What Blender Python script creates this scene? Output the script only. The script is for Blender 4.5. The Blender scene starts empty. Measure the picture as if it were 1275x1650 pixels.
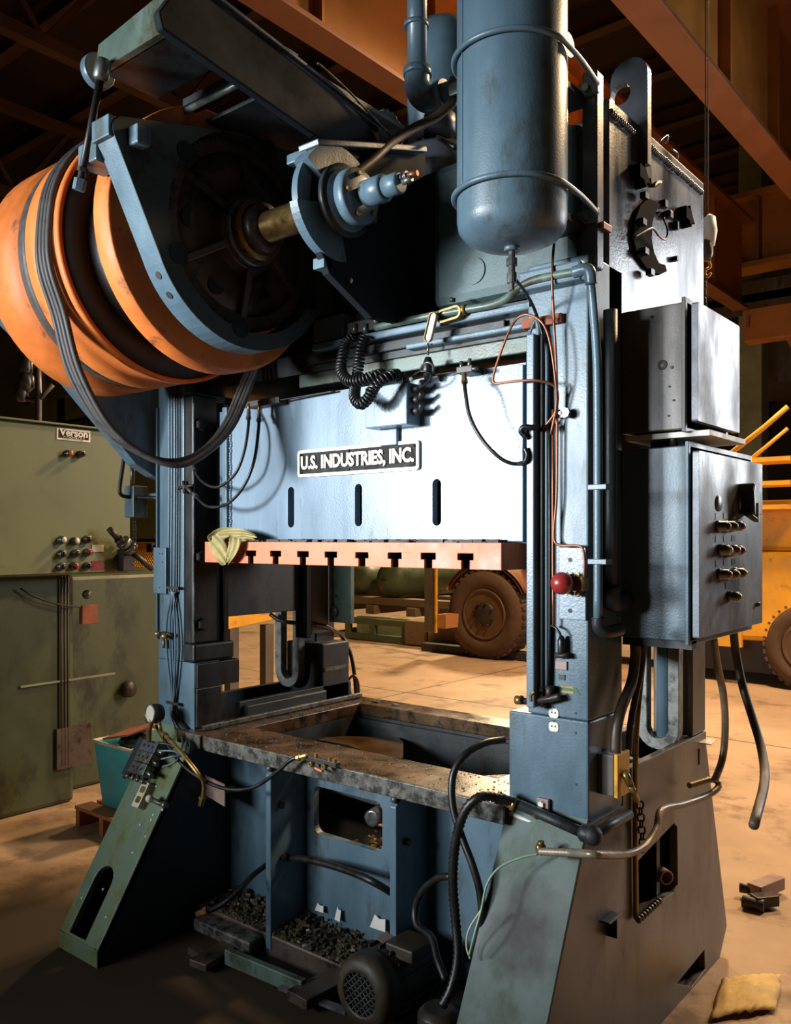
import bpy, math, random
from mathutils import Vector, Matrix
from mathutils.geometry import tessellate_polygon
random.seed(7)
S = bpy.context.scene
COL = S.collection
# ------------------------------------------------------------------ camera
CH, FPX, YAW = 1.7, 1380.0, math.radians(39.26)
cam = bpy.data.cameras.new('camera'); co = bpy.data.objects.new('camera', cam); COL.objects.link(co)
co.location = (0, 0, CH); co.rotation_euler = (math.pi/2, 0, YAW)
cam.sensor_fit = 'HORIZONTAL'; cam.sensor_width = 36; cam.lens = FPX/1275*36
cam.shift_y = 43/1275; cam.clip_end = 200; cam.clip_start = .05
S.camera = co
# ------------------------------------------------------------------ world, lights, exposure
W = bpy.data.worlds.new('world'); S.world = W; W.use_nodes = True
W.node_tree.nodes['Background'].inputs[0].default_value = (.9, .62, .42, 1)
W.node_tree.nodes['Background'].inputs[1].default_value = .022
def area(name, loc, target, sx, sy, power, col):
    l = bpy.data.lights.new(name, 'AREA'); l.shape = 'RECTANGLE'; l.size = sx; l.size_y = sy
    l.energy = power; l.color = col
    o = bpy.data.objects.new(name, l); COL.objects.link(o); o.location = loc
    o.rotation_euler = (Vector(target)-Vector(loc)).to_track_quat('-Z', 'Y').to_euler(); return o
def spot(name, loc, target, power, col, ang, blend=.5, r=.3):
    l = bpy.data.lights.new(name, 'SPOT'); l.spot_size = math.radians(ang); l.spot_blend = blend
    l.energy = power; l.color = col; l.shadow_soft_size = r
    o = bpy.data.objects.new(name, l); COL.objects.link(o); o.location = loc
    o.rotation_euler = (Vector(target)-Vector(loc)).to_track_quat('-Z', 'Y').to_euler(); return o
k_ = area('daylight_front', (-4.0, -3.2, 2.5), (-2.0, 2.4, 2.35), 2.4, 1.2, 56, (.86, .94, 1)); k_.data.spread = math.radians(64)
k2_ = area('added_highlight_front', (-5.0, -3.2, 2.35), (-1.9, 2.4, 2.0), .8, .8, 25, (.93, .97, 1)); k2_.data.spread = math.radians(34)  # second front lamp, added to whiten the slide's highlight
area('lamp_back_right', (1.45, 9.3, 3.5), (-1.4, 3.0, 2.0), 1.3, 2.6, 215, (.92, .96, 1))
spot('bay_lamp_rear', (-3.2, 8.6, 6.4), (-3.6, 6.0, 0), 2300, (1, .66, .34), 140, .4, .3)
spot('bay_lamp_right', (.2, 7.4, 6.2), (.2, 5.6, 0), 1500, (1, .67, .36), 130, .5, .35)
spot('bay_lamp_far', (-9, 15, 6.5), (-9, 13, 0), 3600, (1, .74, .44), 140, .6, .5)
S.view_settings.view_transform = 'Standard'; S.view_settings.look = 'None'
S.view_settings.exposure = 0.0; S.view_settings.gamma = 1; S.view_settings.use_curve_mapping = False
# ------------------------------------------------------------------ projection helpers (a pixel on a real plane)
cs, sn = math.cos(YAW), math.sin(YAW)
FW = Vector((-sn, cs, 0)); RT = Vector((cs, sn, 0)); UP = Vector((0, 0, 1)); EYE = Vector((0, 0, CH))
def ray(px, py): return FW+RT*((px-637.5)/FPX)+UP*((868-py)/FPX)
def pD(px, py, d): return EYE+ray(px, py)*d
def pY(px, py, Y): r = ray(px, py); return EYE+r*(Y/r.y)
def pX(px, py, X): r = ray(px, py); return EYE+r*(X/r.x)
def pZ(px, py, Z): r = ray(px, py); return EYE+r*((Z-CH)/r.z)
# ------------------------------------------------------------------ materials
def lin(c): return tuple(((v/255)/12.92 if v/255 <= .04045 else ((v/255+.055)/1.055)**2.4) for v in c)
def mat(name, rgb, rough=.5, metal=0, var=.35, scale=6, rgb2=None, amt=.0, sc2=3, stretch=(1, 1, 1), bump=.0, bscale=60, emit=0, coat=0, rvar=.12):
    m = bpy.data.materials.new(name); m.use_nodes = True; t = m.node_tree; n = t.nodes; L = t.links
    b = n['Principled BSDF']; c = lin(rgb)
    b.inputs['Metallic'].default_value = metal
    if coat: b.inputs['Coat Weight'].default_value = coat; b.inputs['Coat Roughness'].default_value = .2
    tc = n.new('ShaderNodeTexCoord'); mp = n.new('ShaderNodeMapping'); mp.inputs['Scale'].default_value = stretch
    L.new(tc.outputs['Object'], mp.inputs[0])
    nz = n.new('ShaderNodeTexNoise'); nz.inputs['Scale'].default_value = scale; nz.inputs['Detail'].default_value = 6; nz.inputs['Roughness'].default_value = .6
    L.new(mp.outputs[0], nz.inputs[0])
    r = n.new('ShaderNodeValToRGB'); r.color_ramp.elements[0].position = .3; r.color_ramp.elements[1].position = .7
    r.color_ramp.elements[0].color = (*[v*(1-var) for v in c], 1); r.color_ramp.elements[1].color = (*[min(1, v*(1+var*.5)) for v in c], 1)
    L.new(nz.outputs[0], r.inputs[0]); out = r.outputs[0]
    if rgb2:
        n2 = n.new('ShaderNodeTexNoise'); n2.inputs['Scale'].default_value = sc2; n2.inputs['Detail'].default_value = 8; n2.inputs['Roughness'].default_value = .7
        L.new(mp.outputs[0], n2.inputs[0])
        r2 = n.new('ShaderNodeValToRGB'); p = .72-amt*.4; r2.color_ramp.elements[0].position = p-.06; r2.color_ramp.elements[1].position = p+.06
        L.new(n2.outputs[0], r2.inputs[0])
        mx = n.new('ShaderNodeMixRGB'); L.new(r2.outputs[0], mx.inputs[0]); L.new(out, mx.inputs[1]); mx.inputs[2].default_value = (*lin(rgb2), 1); out = mx.outputs[0]
    L.new(out, b.inputs['Base Color'])
    mr = n.new('ShaderNodeMapRange'); mr.inputs[3].default_value = max(.05, rough-rvar); mr.inputs[4].default_value = min(1, rough+rvar)
    mr.inputs[1].default_value = .3; mr.inputs[2].default_value = .7
    L.new(nz.outputs[0], mr.inputs[0]); L.new(mr.outputs[0], b.inputs['Roughness'])
    if bump:
        n3 = n.new('ShaderNodeTexNoise'); n3.inputs['Scale'].default_value = bscale*2.2; n3.inputs['Detail'].default_value = 3; L.new(tc.outputs['Object'], n3.inputs[0])
        bp = n.new('ShaderNodeBump'); bp.inputs['Strength'].default_value = bump*.45; bp.inputs['Distance'].default_value = .0022
        L.new(n3.outputs[0], bp.inputs['Height']); L.new(bp.outputs[0], b.inputs['Normal'])
    if emit: b.inputs['Emission Color'].default_value = (*c, 1); b.inputs['Emission Strength'].default_value = emit
    return m
BLUE = mat('blue_paint', (88, 112, 126), .36, 0, .30, 5, (70, 78, 76), .28, 6, (1, 1, .35), .5, 70)
SLIDEP = mat('slide_paint', (122, 142, 158), .26, 0, .2, 6, (88, 104, 118), .22, 14, (1, 1, .25), .5, 60, rvar=.06)
BLUEG = mat('green_blue_paint', (88, 106, 96), .42, 0, .35, 4, (58, 60, 42), .45, 5, (1, 1, .5), .5, 60)
GREY = mat('grey_blue_paint', (92, 97, 106), .31, .25, .28, 6, (60, 60, 64), .25, 9, (1, 1, .3), .4, 60, rvar=.14)
DARKB = mat('dark_blue_grease_shade', (36, 42, 44), .5, 0, .4, 8, (22, 17, 13), .4, 5, (1, 1, .5), .5, 60)  # blue paint darkened for grease and for parts lying in shade
GIB = mat('greased_gib_steel', (44, 44, 42), .4, .3, .4, 8, (24, 20, 17), .4, 10, (1, 1, .3), .3, 60)
BROWNP = mat('brown_grey_steel', (92, 84, 76), .4, 0, .3, 7, (60, 54, 48), .3, 6, (1, 1, .3), .3)
CAST = mat('greasy_cast_iron', (100, 86, 76), .42, .4, .4, 12, (28, 20, 16), .4, 6, bump=.4)
STEEL = mat('worn_steel', (120, 122, 120), .35, .7, .4, 20, (70, 55, 42), .3, 12)
BRASS = mat('oily_brass', (150, 122, 72), .35, .6, .4, 25, (60, 45, 25), .3, 15)
COPPER = mat('copper_tube', (146, 92, 66), .42, .5, .3, 25)
BLACKR = mat('black_rubber', (26, 25, 24), .42, 0, .3, 20)
BELTM = mat('worn_belt_rubber', (62, 58, 56), .6, 0, .4, 30)
ORANGE = mat('orange_paint', (210, 112, 44), .6, 0, .22, 8, (120, 66, 34), .22, 9, bump=.2)
TPLATE = mat('orange_plate_paint', (216, 120, 78), .5, 0, .2, 9, (130, 80, 60), .25, 16, bump=.25)
DRUMD = mat('dark_drum', (36, 22, 14), .6, 0, .5, 9)
BEDTOP = mat('oily_bed_steel', (96, 72, 48), .28, .2, .5, 5, (34, 26, 18), .45, 9, bump=.4, bscale=90)
BEDEDGE = mat('gritty_bed_edge', (100, 98, 92), .42, .2, .5, 30, (40, 38, 32), .5, 22, bump=1, bscale=120)
OIL = mat('oil_puddle', (80, 58, 32), .12, 0, .5, 6, bump=.2)
GRIT = mat('debris_grit', (96, 84, 60), .5, 0, .6, 30, (30, 24, 16), .5, 20, bump=.8)
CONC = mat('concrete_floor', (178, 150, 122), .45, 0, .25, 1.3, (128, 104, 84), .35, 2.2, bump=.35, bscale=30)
GREEN = mat('olive_green_paint', (112, 120, 84), .5, 0, .15, 3, (90, 94, 62), .2, 3, bump=.15)
GREEND = mat('dark_green_paint', (74, 82, 56), .5, 0, .3, 3, (42, 42, 30), .35, 2.5, (1, 1, .6), .3)
YELLOW = mat('yellow_paint', (222, 160, 34), .5, 0, .2, 4, (120, 84, 30), .2, 5)
YBEAM = mat('crane_yellow', (170, 112, 44), .6, 0, .25, 2)
BBEAM = mat('crane_brown', (132, 84, 56), .6, 0, .25, 2)
ROOF = mat('roof_dark', (52, 34, 28), .8, 0, .4, 1)
ROOFB = mat('purlin_brown', (84, 58, 42), .7, 0, .3, 2)
WALLM = mat('far_wall', (92, 84, 62), .8, 0, .3, 1)
PALEG = mat('pale_green_steel', (140, 150, 120), .6, 0, .3, 3)
WOOD = mat('grey_timber', (116, 96, 70), .75, 0, .35, 10, stretch=(1, 6, 6))
CRATE = mat('pine_pallet', (176, 118, 66), .7, 0, .3, 10, stretch=(1, 6, 6))
TEAL = mat('teal_plastic', (64, 164, 170), .45, 0, .2, 6, (90, 100, 90), .1, 8)
RUST = mat('rusty_rag', (146, 84, 60), .8, 0, .35, 12)
RAG = mat('yellow_rag', (172, 158, 104), .9, 0, .35, 14, (120, 106, 62), .3, 10, bump=.8, bscale=90)
WHITE = mat('white_plastic', (220, 216, 204), .5, 0, .1, 20)
BLACKP = mat('black_plastic', (22, 22, 22), .4, 0, .2, 20)
REDP = mat('red_plastic', (150, 42, 40), .3, 0, .15, 10, coat=.5)
GREENP = mat('green_plastic', (30, 90, 50), .4)
CREAM = mat('cream_paper', (196, 188, 164), .7)
ORB = mat('amber_lens', (226, 120, 60), .3)
TIRE = mat('dusty_tire', (84, 62, 46), .8, 0, .35, 12, bump=.3)
RIMM = mat('brown_rim', (92, 66, 44), .6, 0, .3, 8)
HUBM = mat('dark_hub', (52, 44, 40), .5, .2, .3, 8)
TANKG = mat('olive_tank', (74, 88, 62), .5, 0, .25, 6)
MOTORM = mat('grimy_motor', (66, 58, 46), .55, .2, .5, 9, (36, 30, 22), .4, 7, bump=.4)
PINK = mat('mauve_steel', (150, 122, 112), .5, 0, .25, 14)
COND = mat('flex_conduit', (150, 136, 118), .4, .4, .25, 30)
CHAINM = mat('oiled_chain', (58, 50, 42), .5, .6, .3, 20)
SIGNB = mat('plate_black', (24, 20, 18), .8, 0, .4, 30)
SIGNS = mat('plate_silver', (222, 214, 196), .4, .2, .2, 20)
HOSEB = mat('brown_hose', (76, 64, 50), .5, 0, .3, 12)
# oil stain and the press's shade painted as one dark ragged patch of concrete
def oil_and_shade(m):
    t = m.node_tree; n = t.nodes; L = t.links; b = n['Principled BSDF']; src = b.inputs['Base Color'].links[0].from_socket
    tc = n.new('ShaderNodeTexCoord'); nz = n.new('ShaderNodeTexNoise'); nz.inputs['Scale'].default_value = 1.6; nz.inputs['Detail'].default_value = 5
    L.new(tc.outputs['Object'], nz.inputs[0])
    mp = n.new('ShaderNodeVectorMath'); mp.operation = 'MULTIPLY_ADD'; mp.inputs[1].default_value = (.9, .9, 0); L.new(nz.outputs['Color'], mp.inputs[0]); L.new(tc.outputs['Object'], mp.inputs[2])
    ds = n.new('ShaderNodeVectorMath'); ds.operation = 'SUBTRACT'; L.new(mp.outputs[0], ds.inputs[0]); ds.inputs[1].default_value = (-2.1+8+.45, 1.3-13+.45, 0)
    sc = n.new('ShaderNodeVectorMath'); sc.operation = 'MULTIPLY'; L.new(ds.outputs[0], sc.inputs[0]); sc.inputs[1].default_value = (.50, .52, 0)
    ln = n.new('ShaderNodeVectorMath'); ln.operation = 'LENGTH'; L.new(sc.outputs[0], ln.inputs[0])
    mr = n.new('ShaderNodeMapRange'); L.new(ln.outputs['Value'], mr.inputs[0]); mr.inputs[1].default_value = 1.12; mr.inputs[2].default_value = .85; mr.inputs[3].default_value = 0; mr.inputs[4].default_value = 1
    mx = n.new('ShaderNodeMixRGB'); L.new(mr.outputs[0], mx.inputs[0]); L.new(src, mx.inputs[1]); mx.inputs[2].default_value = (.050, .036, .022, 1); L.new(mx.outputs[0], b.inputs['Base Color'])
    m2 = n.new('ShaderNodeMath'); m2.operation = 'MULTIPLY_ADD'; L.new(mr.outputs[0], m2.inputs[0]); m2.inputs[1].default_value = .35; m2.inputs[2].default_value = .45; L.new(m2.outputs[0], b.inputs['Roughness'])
oil_and_shade(CONC); CONC.node_tree.nodes['Principled BSDF'].inputs['Specular IOR Level'].default_value = .2
FOOTM = mat('right_foot_paint', (84, 102, 96), .62, 0, .25, 4, (66, 76, 58), .45, 4, (1, 1, .6), .4, 60)
def splash(m, c, rad, col):
    t = m.node_tree; n = t.nodes; L = t.links; b = n['Principled BSDF']; src = b.inputs['Base Color'].links[0].from_socket
    tc = n.new('ShaderNodeTexCoord'); nz = n.new('ShaderNodeTexNoise'); nz.inputs['Scale'].default_value = 14; nz.inputs['Detail'].default_value = 5; L.new(tc.outputs['Object'], nz.inputs[0])
    mp = n.new('ShaderNodeVectorMath'); mp.operation = 'MULTIPLY_ADD'; mp.inputs[1].default_value = (rad*1.2,)*3; L.new(nz.outputs['Color'], mp.inputs[0]); L.new(tc.outputs['Object'], mp.inputs[2])
    ds = n.new('ShaderNodeVectorMath'); ds.operation = 'DISTANCE'; L.new(mp.outputs[0], ds.inputs[0]); ds.inputs[1].default_value = tuple(v+rad*.6 for v in c)
    mr = n.new('ShaderNodeMapRange'); L.new(ds.outputs['Value'], mr.inputs[0]); mr.inputs[1].default_value = rad*1.25; mr.inputs[2].default_value = rad*.5; mr.inputs[3].default_value = 0; mr.inputs[4].default_value = .85
    mx = n.new('ShaderNodeMixRGB'); L.new(mr.outputs[0], mx.inputs[0]); L.new(src, mx.inputs[1]); mx.inputs[2].default_value = (*lin(col), 1); L.new(mx.outputs[0], b.inputs['Base Color'])
_c = pY(858, 1500, 2.235); splash(FOOTM, (_c.x+2.26, _c.y-2.85, _c.z), .13, (40, 30, 30))
ROUGHD = mat('dull_shade', (24, 30, 36), .8, 0, .25, 5, (18, 20, 22), .3, 5); ROUGHD.node_tree.nodes['Principled BSDF'].inputs['Specular IOR Level'].default_value = .2  # near-black colour painting shade on beam, gusset, well and slots
FOOTL = mat('left_foot_paint', (112, 132, 108), .5, 0, .3, 5, (96, 104, 58), .5, 5, (1, 1, .4), .3)
DOORM = mat('silver_door_paint', (104, 110, 120), .40, .05, .3, 5, (70, 72, 78), .4, 6, (1, 1, .5), .4, 60, rvar=.22)
MATTBLK = mat('matt_black', (14, 13, 13), .95, rvar=.03); MATTBLK.node_tree.nodes['Principled BSDF'].inputs['Specular IOR Level'].default_value = .1
GUARD = mat('guard_blue_shade', (62, 74, 74), .6, 0, .3, 5, (40, 42, 38), .3, 6)  # guard's blue darkened to paint the shade on its face
WEATHER = mat('weathered_grey_edge', (132, 134, 128), .5, 0, .4, 14, (60, 60, 56), .4, 18, bump=.6)
TEALP = mat('teal_crown_paint', (70, 92, 94), .45, 0, .25, 4, (52, 62, 60), .3, 5, bump=.4)
DARKTONE = mat('dark_tone', (44, 40, 36), .6)
# ------------------------------------------------------------------ mesh builder
class MB:
    def __init__(s): s.v = []; s.f = []; s.sm = []
    def add(s, vs, fs, smooth=False):
        o = len(s.v); s.v += [tuple(v) for v in vs]
        for f in fs: s.f.append([o+i for i in f]); s.sm.append(smooth)
        return s
    def box(s, x0, x1, y0, y1, z0, z1, M=None):
        if x0 > x1: x0, x1 = x1, x0
        if y0 > y1: y0, y1 = y1, y0
        if z0 > z1: z0, z1 = z1, z0
        vs = [Vector((x, y, z)) for z in (z0, z1) for y in (y0, y1) for x in (x0, x1)]
        if M: vs = [M @ v for v in vs]
        return s.add(vs, [(0, 2, 3, 1), (4, 5, 7, 6), (0, 1, 5, 4), (2, 6, 7, 3), (0, 4, 6, 2), (1, 3, 7, 5)])
    def plate(s, outer, holes, O, u, v, th):
        """2-D outline with holes, drawn from O along u and v, thickened along n = u x v by th (backwards)"""
        O = Vector(O); u = Vector(u).normalized(); v = Vector(v).normalized(); n = u.cross(v)
        loops = [outer]+list(holes)
        tri = tessellate_polygon([[Vector((p[0], p[1], 0)) for p in l] for l in loops])
        flat = [p for l in loops for p in l]; N = len(flat)
        P = [O+u*p[0]+v*p[1] for p in flat]; Q = [p-n*th for p in P]
        fs = []
        for a, b, c in tri:
            A, B, Cc = flat[a], flat[b], flat[c]
            ar = (B[0]-A[0])*(Cc[1]-A[1])-(B[1]-A[1])*(Cc[0]-A[0])
            if abs(ar) < 1e-12: continue
            t = (a, b, c) if ar > 0 else (c, b, a)
            fs.append(t); fs.append(tuple(N+i for i in reversed(t)))
        i0 = 0
        for k, l in enumerate(loops):
            ar = sum(l[i][0]*l[(i+1) % len(l)][1]-l[(i+1) % len(l)][0]*l[i][1] for i in range(len(l)))
            flip = (ar < 0) != (k > 0)
            for i in range(len(l)):
                a, b = i0+i, i0+(i+1) % len(l)
                fs.append((a, N+a, N+b, b) if not flip else (b, N+b, N+a, a))
            i0 += len(l)
        return s.add(P+Q, fs)
    def lathe(s, prof, O, axis, seg=32, smooth=True, a0=0, a1=2*math.pi):
        """prof: (t along axis, radius)"""
        O = Vector(O); a = Vector(axis).normalized(); h = Vector((0, 0, 1)) if abs(a.z) < .9 else Vector((1, 0, 0))
        e1 = (h-a*h.dot(a)).normalized(); e2 = a.cross(e1)
        full = abs(a1-a0-2*math.pi) < 1e-6; m = seg if full else seg+1
        vs = []
        for t, r in prof:
            for k in range(m):
                an = a0+(a1-a0)*k/seg; vs.append(O+a*t+(e1*math.cos(an)+e2*math.sin(an))*r)
        fs = []
        for i in range(len(prof)-1):
            for k in range(seg):
                k2 = (k+1) % m
                fs.append((i*m+k, i*m+k2, (i+1)*m+k2, (i+1)*m+k))
        s.add(vs, fs, smooth)
        if full:
            o = len(s.v)-len(vs)
            if prof[0][1] > 1e-6: s.f.append([o+k for k in range(m)][::-1]); s.sm.append(False)
            if prof[-1][1] > 1e-6: s.f.append([o+(len(prof)-1)*m+k for k in range(m)]); s.sm.append(False)
        else:
            o = len(s.v)-len(vs); n_ = len(prof)
            s.f.append([o+i*m for i in range(n_)]); s.sm.append(False)
            s.f.append([o+i*m+m-1 for i in range(n_)][::-1]); s.sm.append(False)
        return s
    def cyl(s, p0, p1, r, seg=20, r2=None):
        p0 = Vector(p0); p1 = Vector(p1); r2 = r if r2 is None else r2
        return s.lathe([(0, r), ((p1-p0).length, r2)], p0, p1-p0, seg)
    def ball(s, c, r, seg=16, sc=1):
        n = 8; return s.lathe([(-r*sc*math.cos(math.pi*i/n), max(1e-7, r*math.sin(math.pi*i/n))) for i in range(n+1)], c, (0, 0, 1), seg)
    def tube(s, pts, r, seg=8, sub=6, closed=False, rib=None):
        P = [Vector(p) for p in pts]
        if sub > 1 and len(P) > 2:
            Q = []; n = len(P); rng = range(n if closed else n-1)
            for i in rng:
                if closed: a, b, c, d = P[i-1], P[i], P[(i+1) % n], P[(i+2) % n]
                else: a = P[i-1] if i else P[0]*2-P[1]; b = P[i]; c = P[i+1]; d = P[i+2] if i+2 < n else P[i+1]*2-P[i]
                for k in range(sub):
                    t = k/sub
                    Q.append(.5*((2*b)+(c-a)*t+(2*a-5*b+4*c-d)*t*t+(3*b-a-3*c+d)*t**3))
            if not closed: Q.append(P[-1])
            P = Q
        if rib:
            tot = [0]
            for i in range(1, len(P)): tot.append(tot[-1]+(P[i]-P[i-1]).length)
            n = max(2, int(tot[-1]/rib)*2); Q = []; j = 0
            for k in range(n+1):
                L = tot[-1]*k/n
                while j < len(tot)-2 and tot[j+1] < L: j += 1
                f = (L-tot[j])/max(1e-9, tot[j+1]-tot[j]); Q.append(P[j].lerp(P[j+1], f))
            P = Q
        n = len(P); vs = []; prev = None
        for i in range(n):
            if closed: t = P[(i+1) % n]-P[i-1]
            else: t = P[min(i+1, n-1)]-P[max(i-1, 0)]
            t.normalize()
            if prev is None: h = Vector((0, 0, 1)) if abs(t.z) < .9 else Vector((1, 0, 0)); e = (h-t*h.dot(t)).normalized()
            else: e = (prev-t*prev.dot(t)).normalized()
            prev = e; f = t.cross(e); rr = r*(1 if not rib or i % 2 else .8)
            for k in range(seg):
                an = 2*math.pi*k/seg; vs.append(P[i]+(e*math.cos(an)+f*math.sin(an))*rr)
        fs = []
        for i in range(n if closed else n-1):
            for k in range(seg):
                k2 = (k+1) % seg; j = (i+1) % n; fs.append((i*seg+k, i*seg+k2, j*seg+k2, j*seg+k))
        if not closed: fs += [tuple(range(seg))[::-1], tuple((n-1)*seg+k for k in range(seg))]
        return s.add(vs, fs, True)
    def bar(s, p0, p1, w, h, up=(0, 0, 1)):
        p0 = Vector(p0); p1 = Vector(p1); t = (p1-p0).normalized(); up = Vector(up)
        sd = t.cross(up)
        if sd.length < 1e-4: sd = t.cross(Vector((1, 0, 0)))
        sd.normalize(); u2 = sd.cross(t)
        vs = [p+sd*(a*w/2)+u2*(b*h/2) for p in (p0, p1) for a, b in ((-1, -1), (1, -1), (1, 1), (-1, 1))]
        return s.add(vs, [(0, 1, 2, 3), (7, 6, 5, 4), (0, 4, 5, 1), (1, 5, 6, 2), (2, 6, 7, 3), (3, 7, 4, 0)])
def _props(o, label=None, cat=None, group=None, kind=None):
    if label: o['label'] = label
    if cat: o['category'] = cat
    if group: o['group'] = group
    if kind: o['kind'] = kind
def thing(name, label, cat, loc, group=None, kind=None):
    o = bpy.data.objects.new(name, None); COL.objects.link(o); o.location = loc; o.empty_display_size = .1
    _props(o, label, cat, group, kind); return o
def root(o):
    while o.parent: o = o.parent
    return o
def obj(name, mb, m, parent=None, bevel=0, label=None, cat=None, group=None, kind=None):
    me = bpy.data.meshes.new(name)
    if parent is None:
        xs = [v[0] for v in mb.v]; ys = [v[1] for v in mb.v]; zs = [v[2] for v in mb.v]
        loc = Vector(((min(xs)+max(xs))/2, (min(ys)+max(ys))/2, min(zs)))
    else: loc = Vector(root(parent).location)
    me.from_pydata([tuple(Vector(v)-loc) for v in mb.v], [], mb.f)
    me.polygons.foreach_set('use_smooth', mb.sm); me.materials.append(m); me.update()
    o = bpy.data.objects.new(name, me); COL.objects.link(o)
    if parent is None: o.location = loc
    else: o.parent = parent
    _props(o, label, cat, group, kind)
    if bevel:
        b = o.modifiers.new('bevel', 'BEVEL'); b.width = bevel; b.segments = 2; b.limit_method = 'ANGLE'; b.angle_limit = math.radians(40)
    return o
def solo(name, mb, m, label, cat, group=None, bevel=0, kind=None): return obj(name, mb, m, None, bevel, label, cat, group, kind)
def rrect(x0, x1, y0, y1, r, n=5):
    pts = []
    for cx, cy, a in ((x1-r, y1-r, 0), (x0+r, y1-r, 90), (x0+r, y0+r, 180), (x1-r, y0+r, 270)):
        for k in range(n+1):
            t = math.radians(a+90*k/n); pts.append((cx+r*math.cos(t), cy+r*math.sin(t)))
    return pts
def circ(cx, cy, r, n=24): return [(cx+r*math.cos(2*math.pi*k/n), cy+r*math.sin(2*math.pi*k/n)) for k in range(n)]
def plateX(outer, holes, X, th):   # (Y,Z) outline, face towards +X at X
    return MB().plate(outer, holes, (X, 0, 0), (0, 1, 0), (0, 0, 1), th)
def plateY(outer, holes, Y, th):   # (X,Z) outline, face towards -Y at Y
    return MB().plate(outer, holes, (0, Y, 0), (1, 0, 0), (0, 0, 1), th)
def lugs(c, axis, R, n, r, h):     # ring of bolt heads
    a = Vector(axis).normalized(); hh = Vector((0, 0, 1)) if abs(a.z) < .9 else Vector((1, 0, 0)); e1 = (hh-a*hh.dot(a)).normalized(); e2 = a.cross(e1)
    return [Vector(c)+(e1*math.cos(t)+e2*math.sin(t))*R for t in [2*math.pi*k/n+.3 for k in range(n)]]
def text_mesh(txt, size, extrude, O, u, v, sx=1, bold=.0):
    cu = bpy.data.curves.new('t', 'FONT'); cu.body = txt; cu.size = size; cu.extrude = extrude; cu.offset = bold; cu.resolution_u = 3
    cu.align_x = 'CENTER'; cu.align_y = 'CENTER'
    to = bpy.data.objects.new('t', cu); COL.objects.link(to); bpy.context.view_layer.update()
    me = to.to_mesh(); O = Vector(O); u = Vector(u).normalized(); v = Vector(v).normalized(); n = u.cross(v)
    mb = MB(); mb.add([O+u*p.co.x*sx+v*p.co.y+n*p.co.z for p in me.vertices], [tuple(p.vertices) for p in me.polygons])
    to.to_mesh_clear(); bpy.data.objects.remove(to); bpy.data.curves.remove(cu); return mb
# ------------------------------------------------------------------ main frame numbers
XL0, XL1, XLB = -3.34, -3.15, -3.054
XR0, XRB, XR1 = -1.39, -1.459, -1.18
YF, YB, YP = 2.36, 3.36, 3.116
CRY, CRZ0, CRZ1 = 2.50, 2.42, 3.037
# ================================================================== SETTING
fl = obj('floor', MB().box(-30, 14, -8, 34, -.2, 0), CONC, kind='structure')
for a, b in (((-30, 7.4), (14, 7.4)), ((-5.9, -8), (-5.9, 34)), ((-30, 14.5), (14, 14.5))):
    obj('joint', MB().bar((a[0], a[1], .0008), (b[0], b[1], .0008), .012, .0016), DARKTONE, fl)
obj('wall_back', MB().box(-30, 14, 30, 30.3, 0, 12), WALLM, kind='structure')
obj('wall_left', MB().box(-30.3, -30, -8, 30, 0, 12), WALLM, kind='structure')
obj('wall_front', MB().box(-30, 14, -8.3, -8, 0, 12), WALLM, kind='structure')
obj('wall_right', MB().box(14, 14.3, -8, 30, 0, 12), WALLM, kind='structure')
ce = obj('ceiling', MB().box(-30, 14, -8, 30, 11.2, 11.4), ROOF, kind='structure')
for i in range(13):
    y = 1.5+i*2.1
    mb = MB().box(-26, 12, y-.01, y+.01, 10.72, 11.1).box(-26, 12, y-.12, y+.12, 10.7, 10.72)
    obj('purlin', mb, ROOFB, ce)
for i, x in enumerate((-17, -11.5, -.2, 5)):
    mb = MB()
    mb.box(x-.1, x+.1, -2, 29, 10.3, 10.5); mb.box(x-.1, x+.1, -2, 29, 8.6, 8.78)
    obj('truss_chord', mb, ROOFB, ce)
    mb = MB()
    for k in range(12):
        y = -1+k*2.4; mb.bar((x, y, 8.7), (x, y+1.2, 10.4), .09, .09); mb.bar((x, y+1.2, 10.4), (x, y+2.4, 8.7), .09, .09)
    obj('truss_web', mb, ROOFB, ce)
for nm, x0, x1, lab in (('crane_girder', -5.31, -5.03, 'brown and yellow overhead crane girder above the air tanks'), ('crane_girder', -3.0, -2.69, 'wide orange-brown overhead crane girder at the upper right corner')):
    t = thing(nm, lab, 'girder', ((x0+x1)/2, 10, 6), 'overhead crane girders')
    obj('bottom_flange', MB().box(x0, x1, -6, 16.6, 6, 6.05), BBEAM, t, .006)
    xm = (x0+x1)/2; obj('web', MB().box(xm-.02, xm+.02, -6, 16.6, 6.05, 7.6), YBEAM, t)
    obj('top_flange', MB().box(x0-.1, x1+.1, -6, 16.6, 7.6, 7.66), BBEAM, t)
    for k in range(9): obj('stiffener', MB().box(xm+.02, x1-.02, 2+k*1.6, 2.03+k*1.6, 6.05, 7.6), YBEAM, t)
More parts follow.
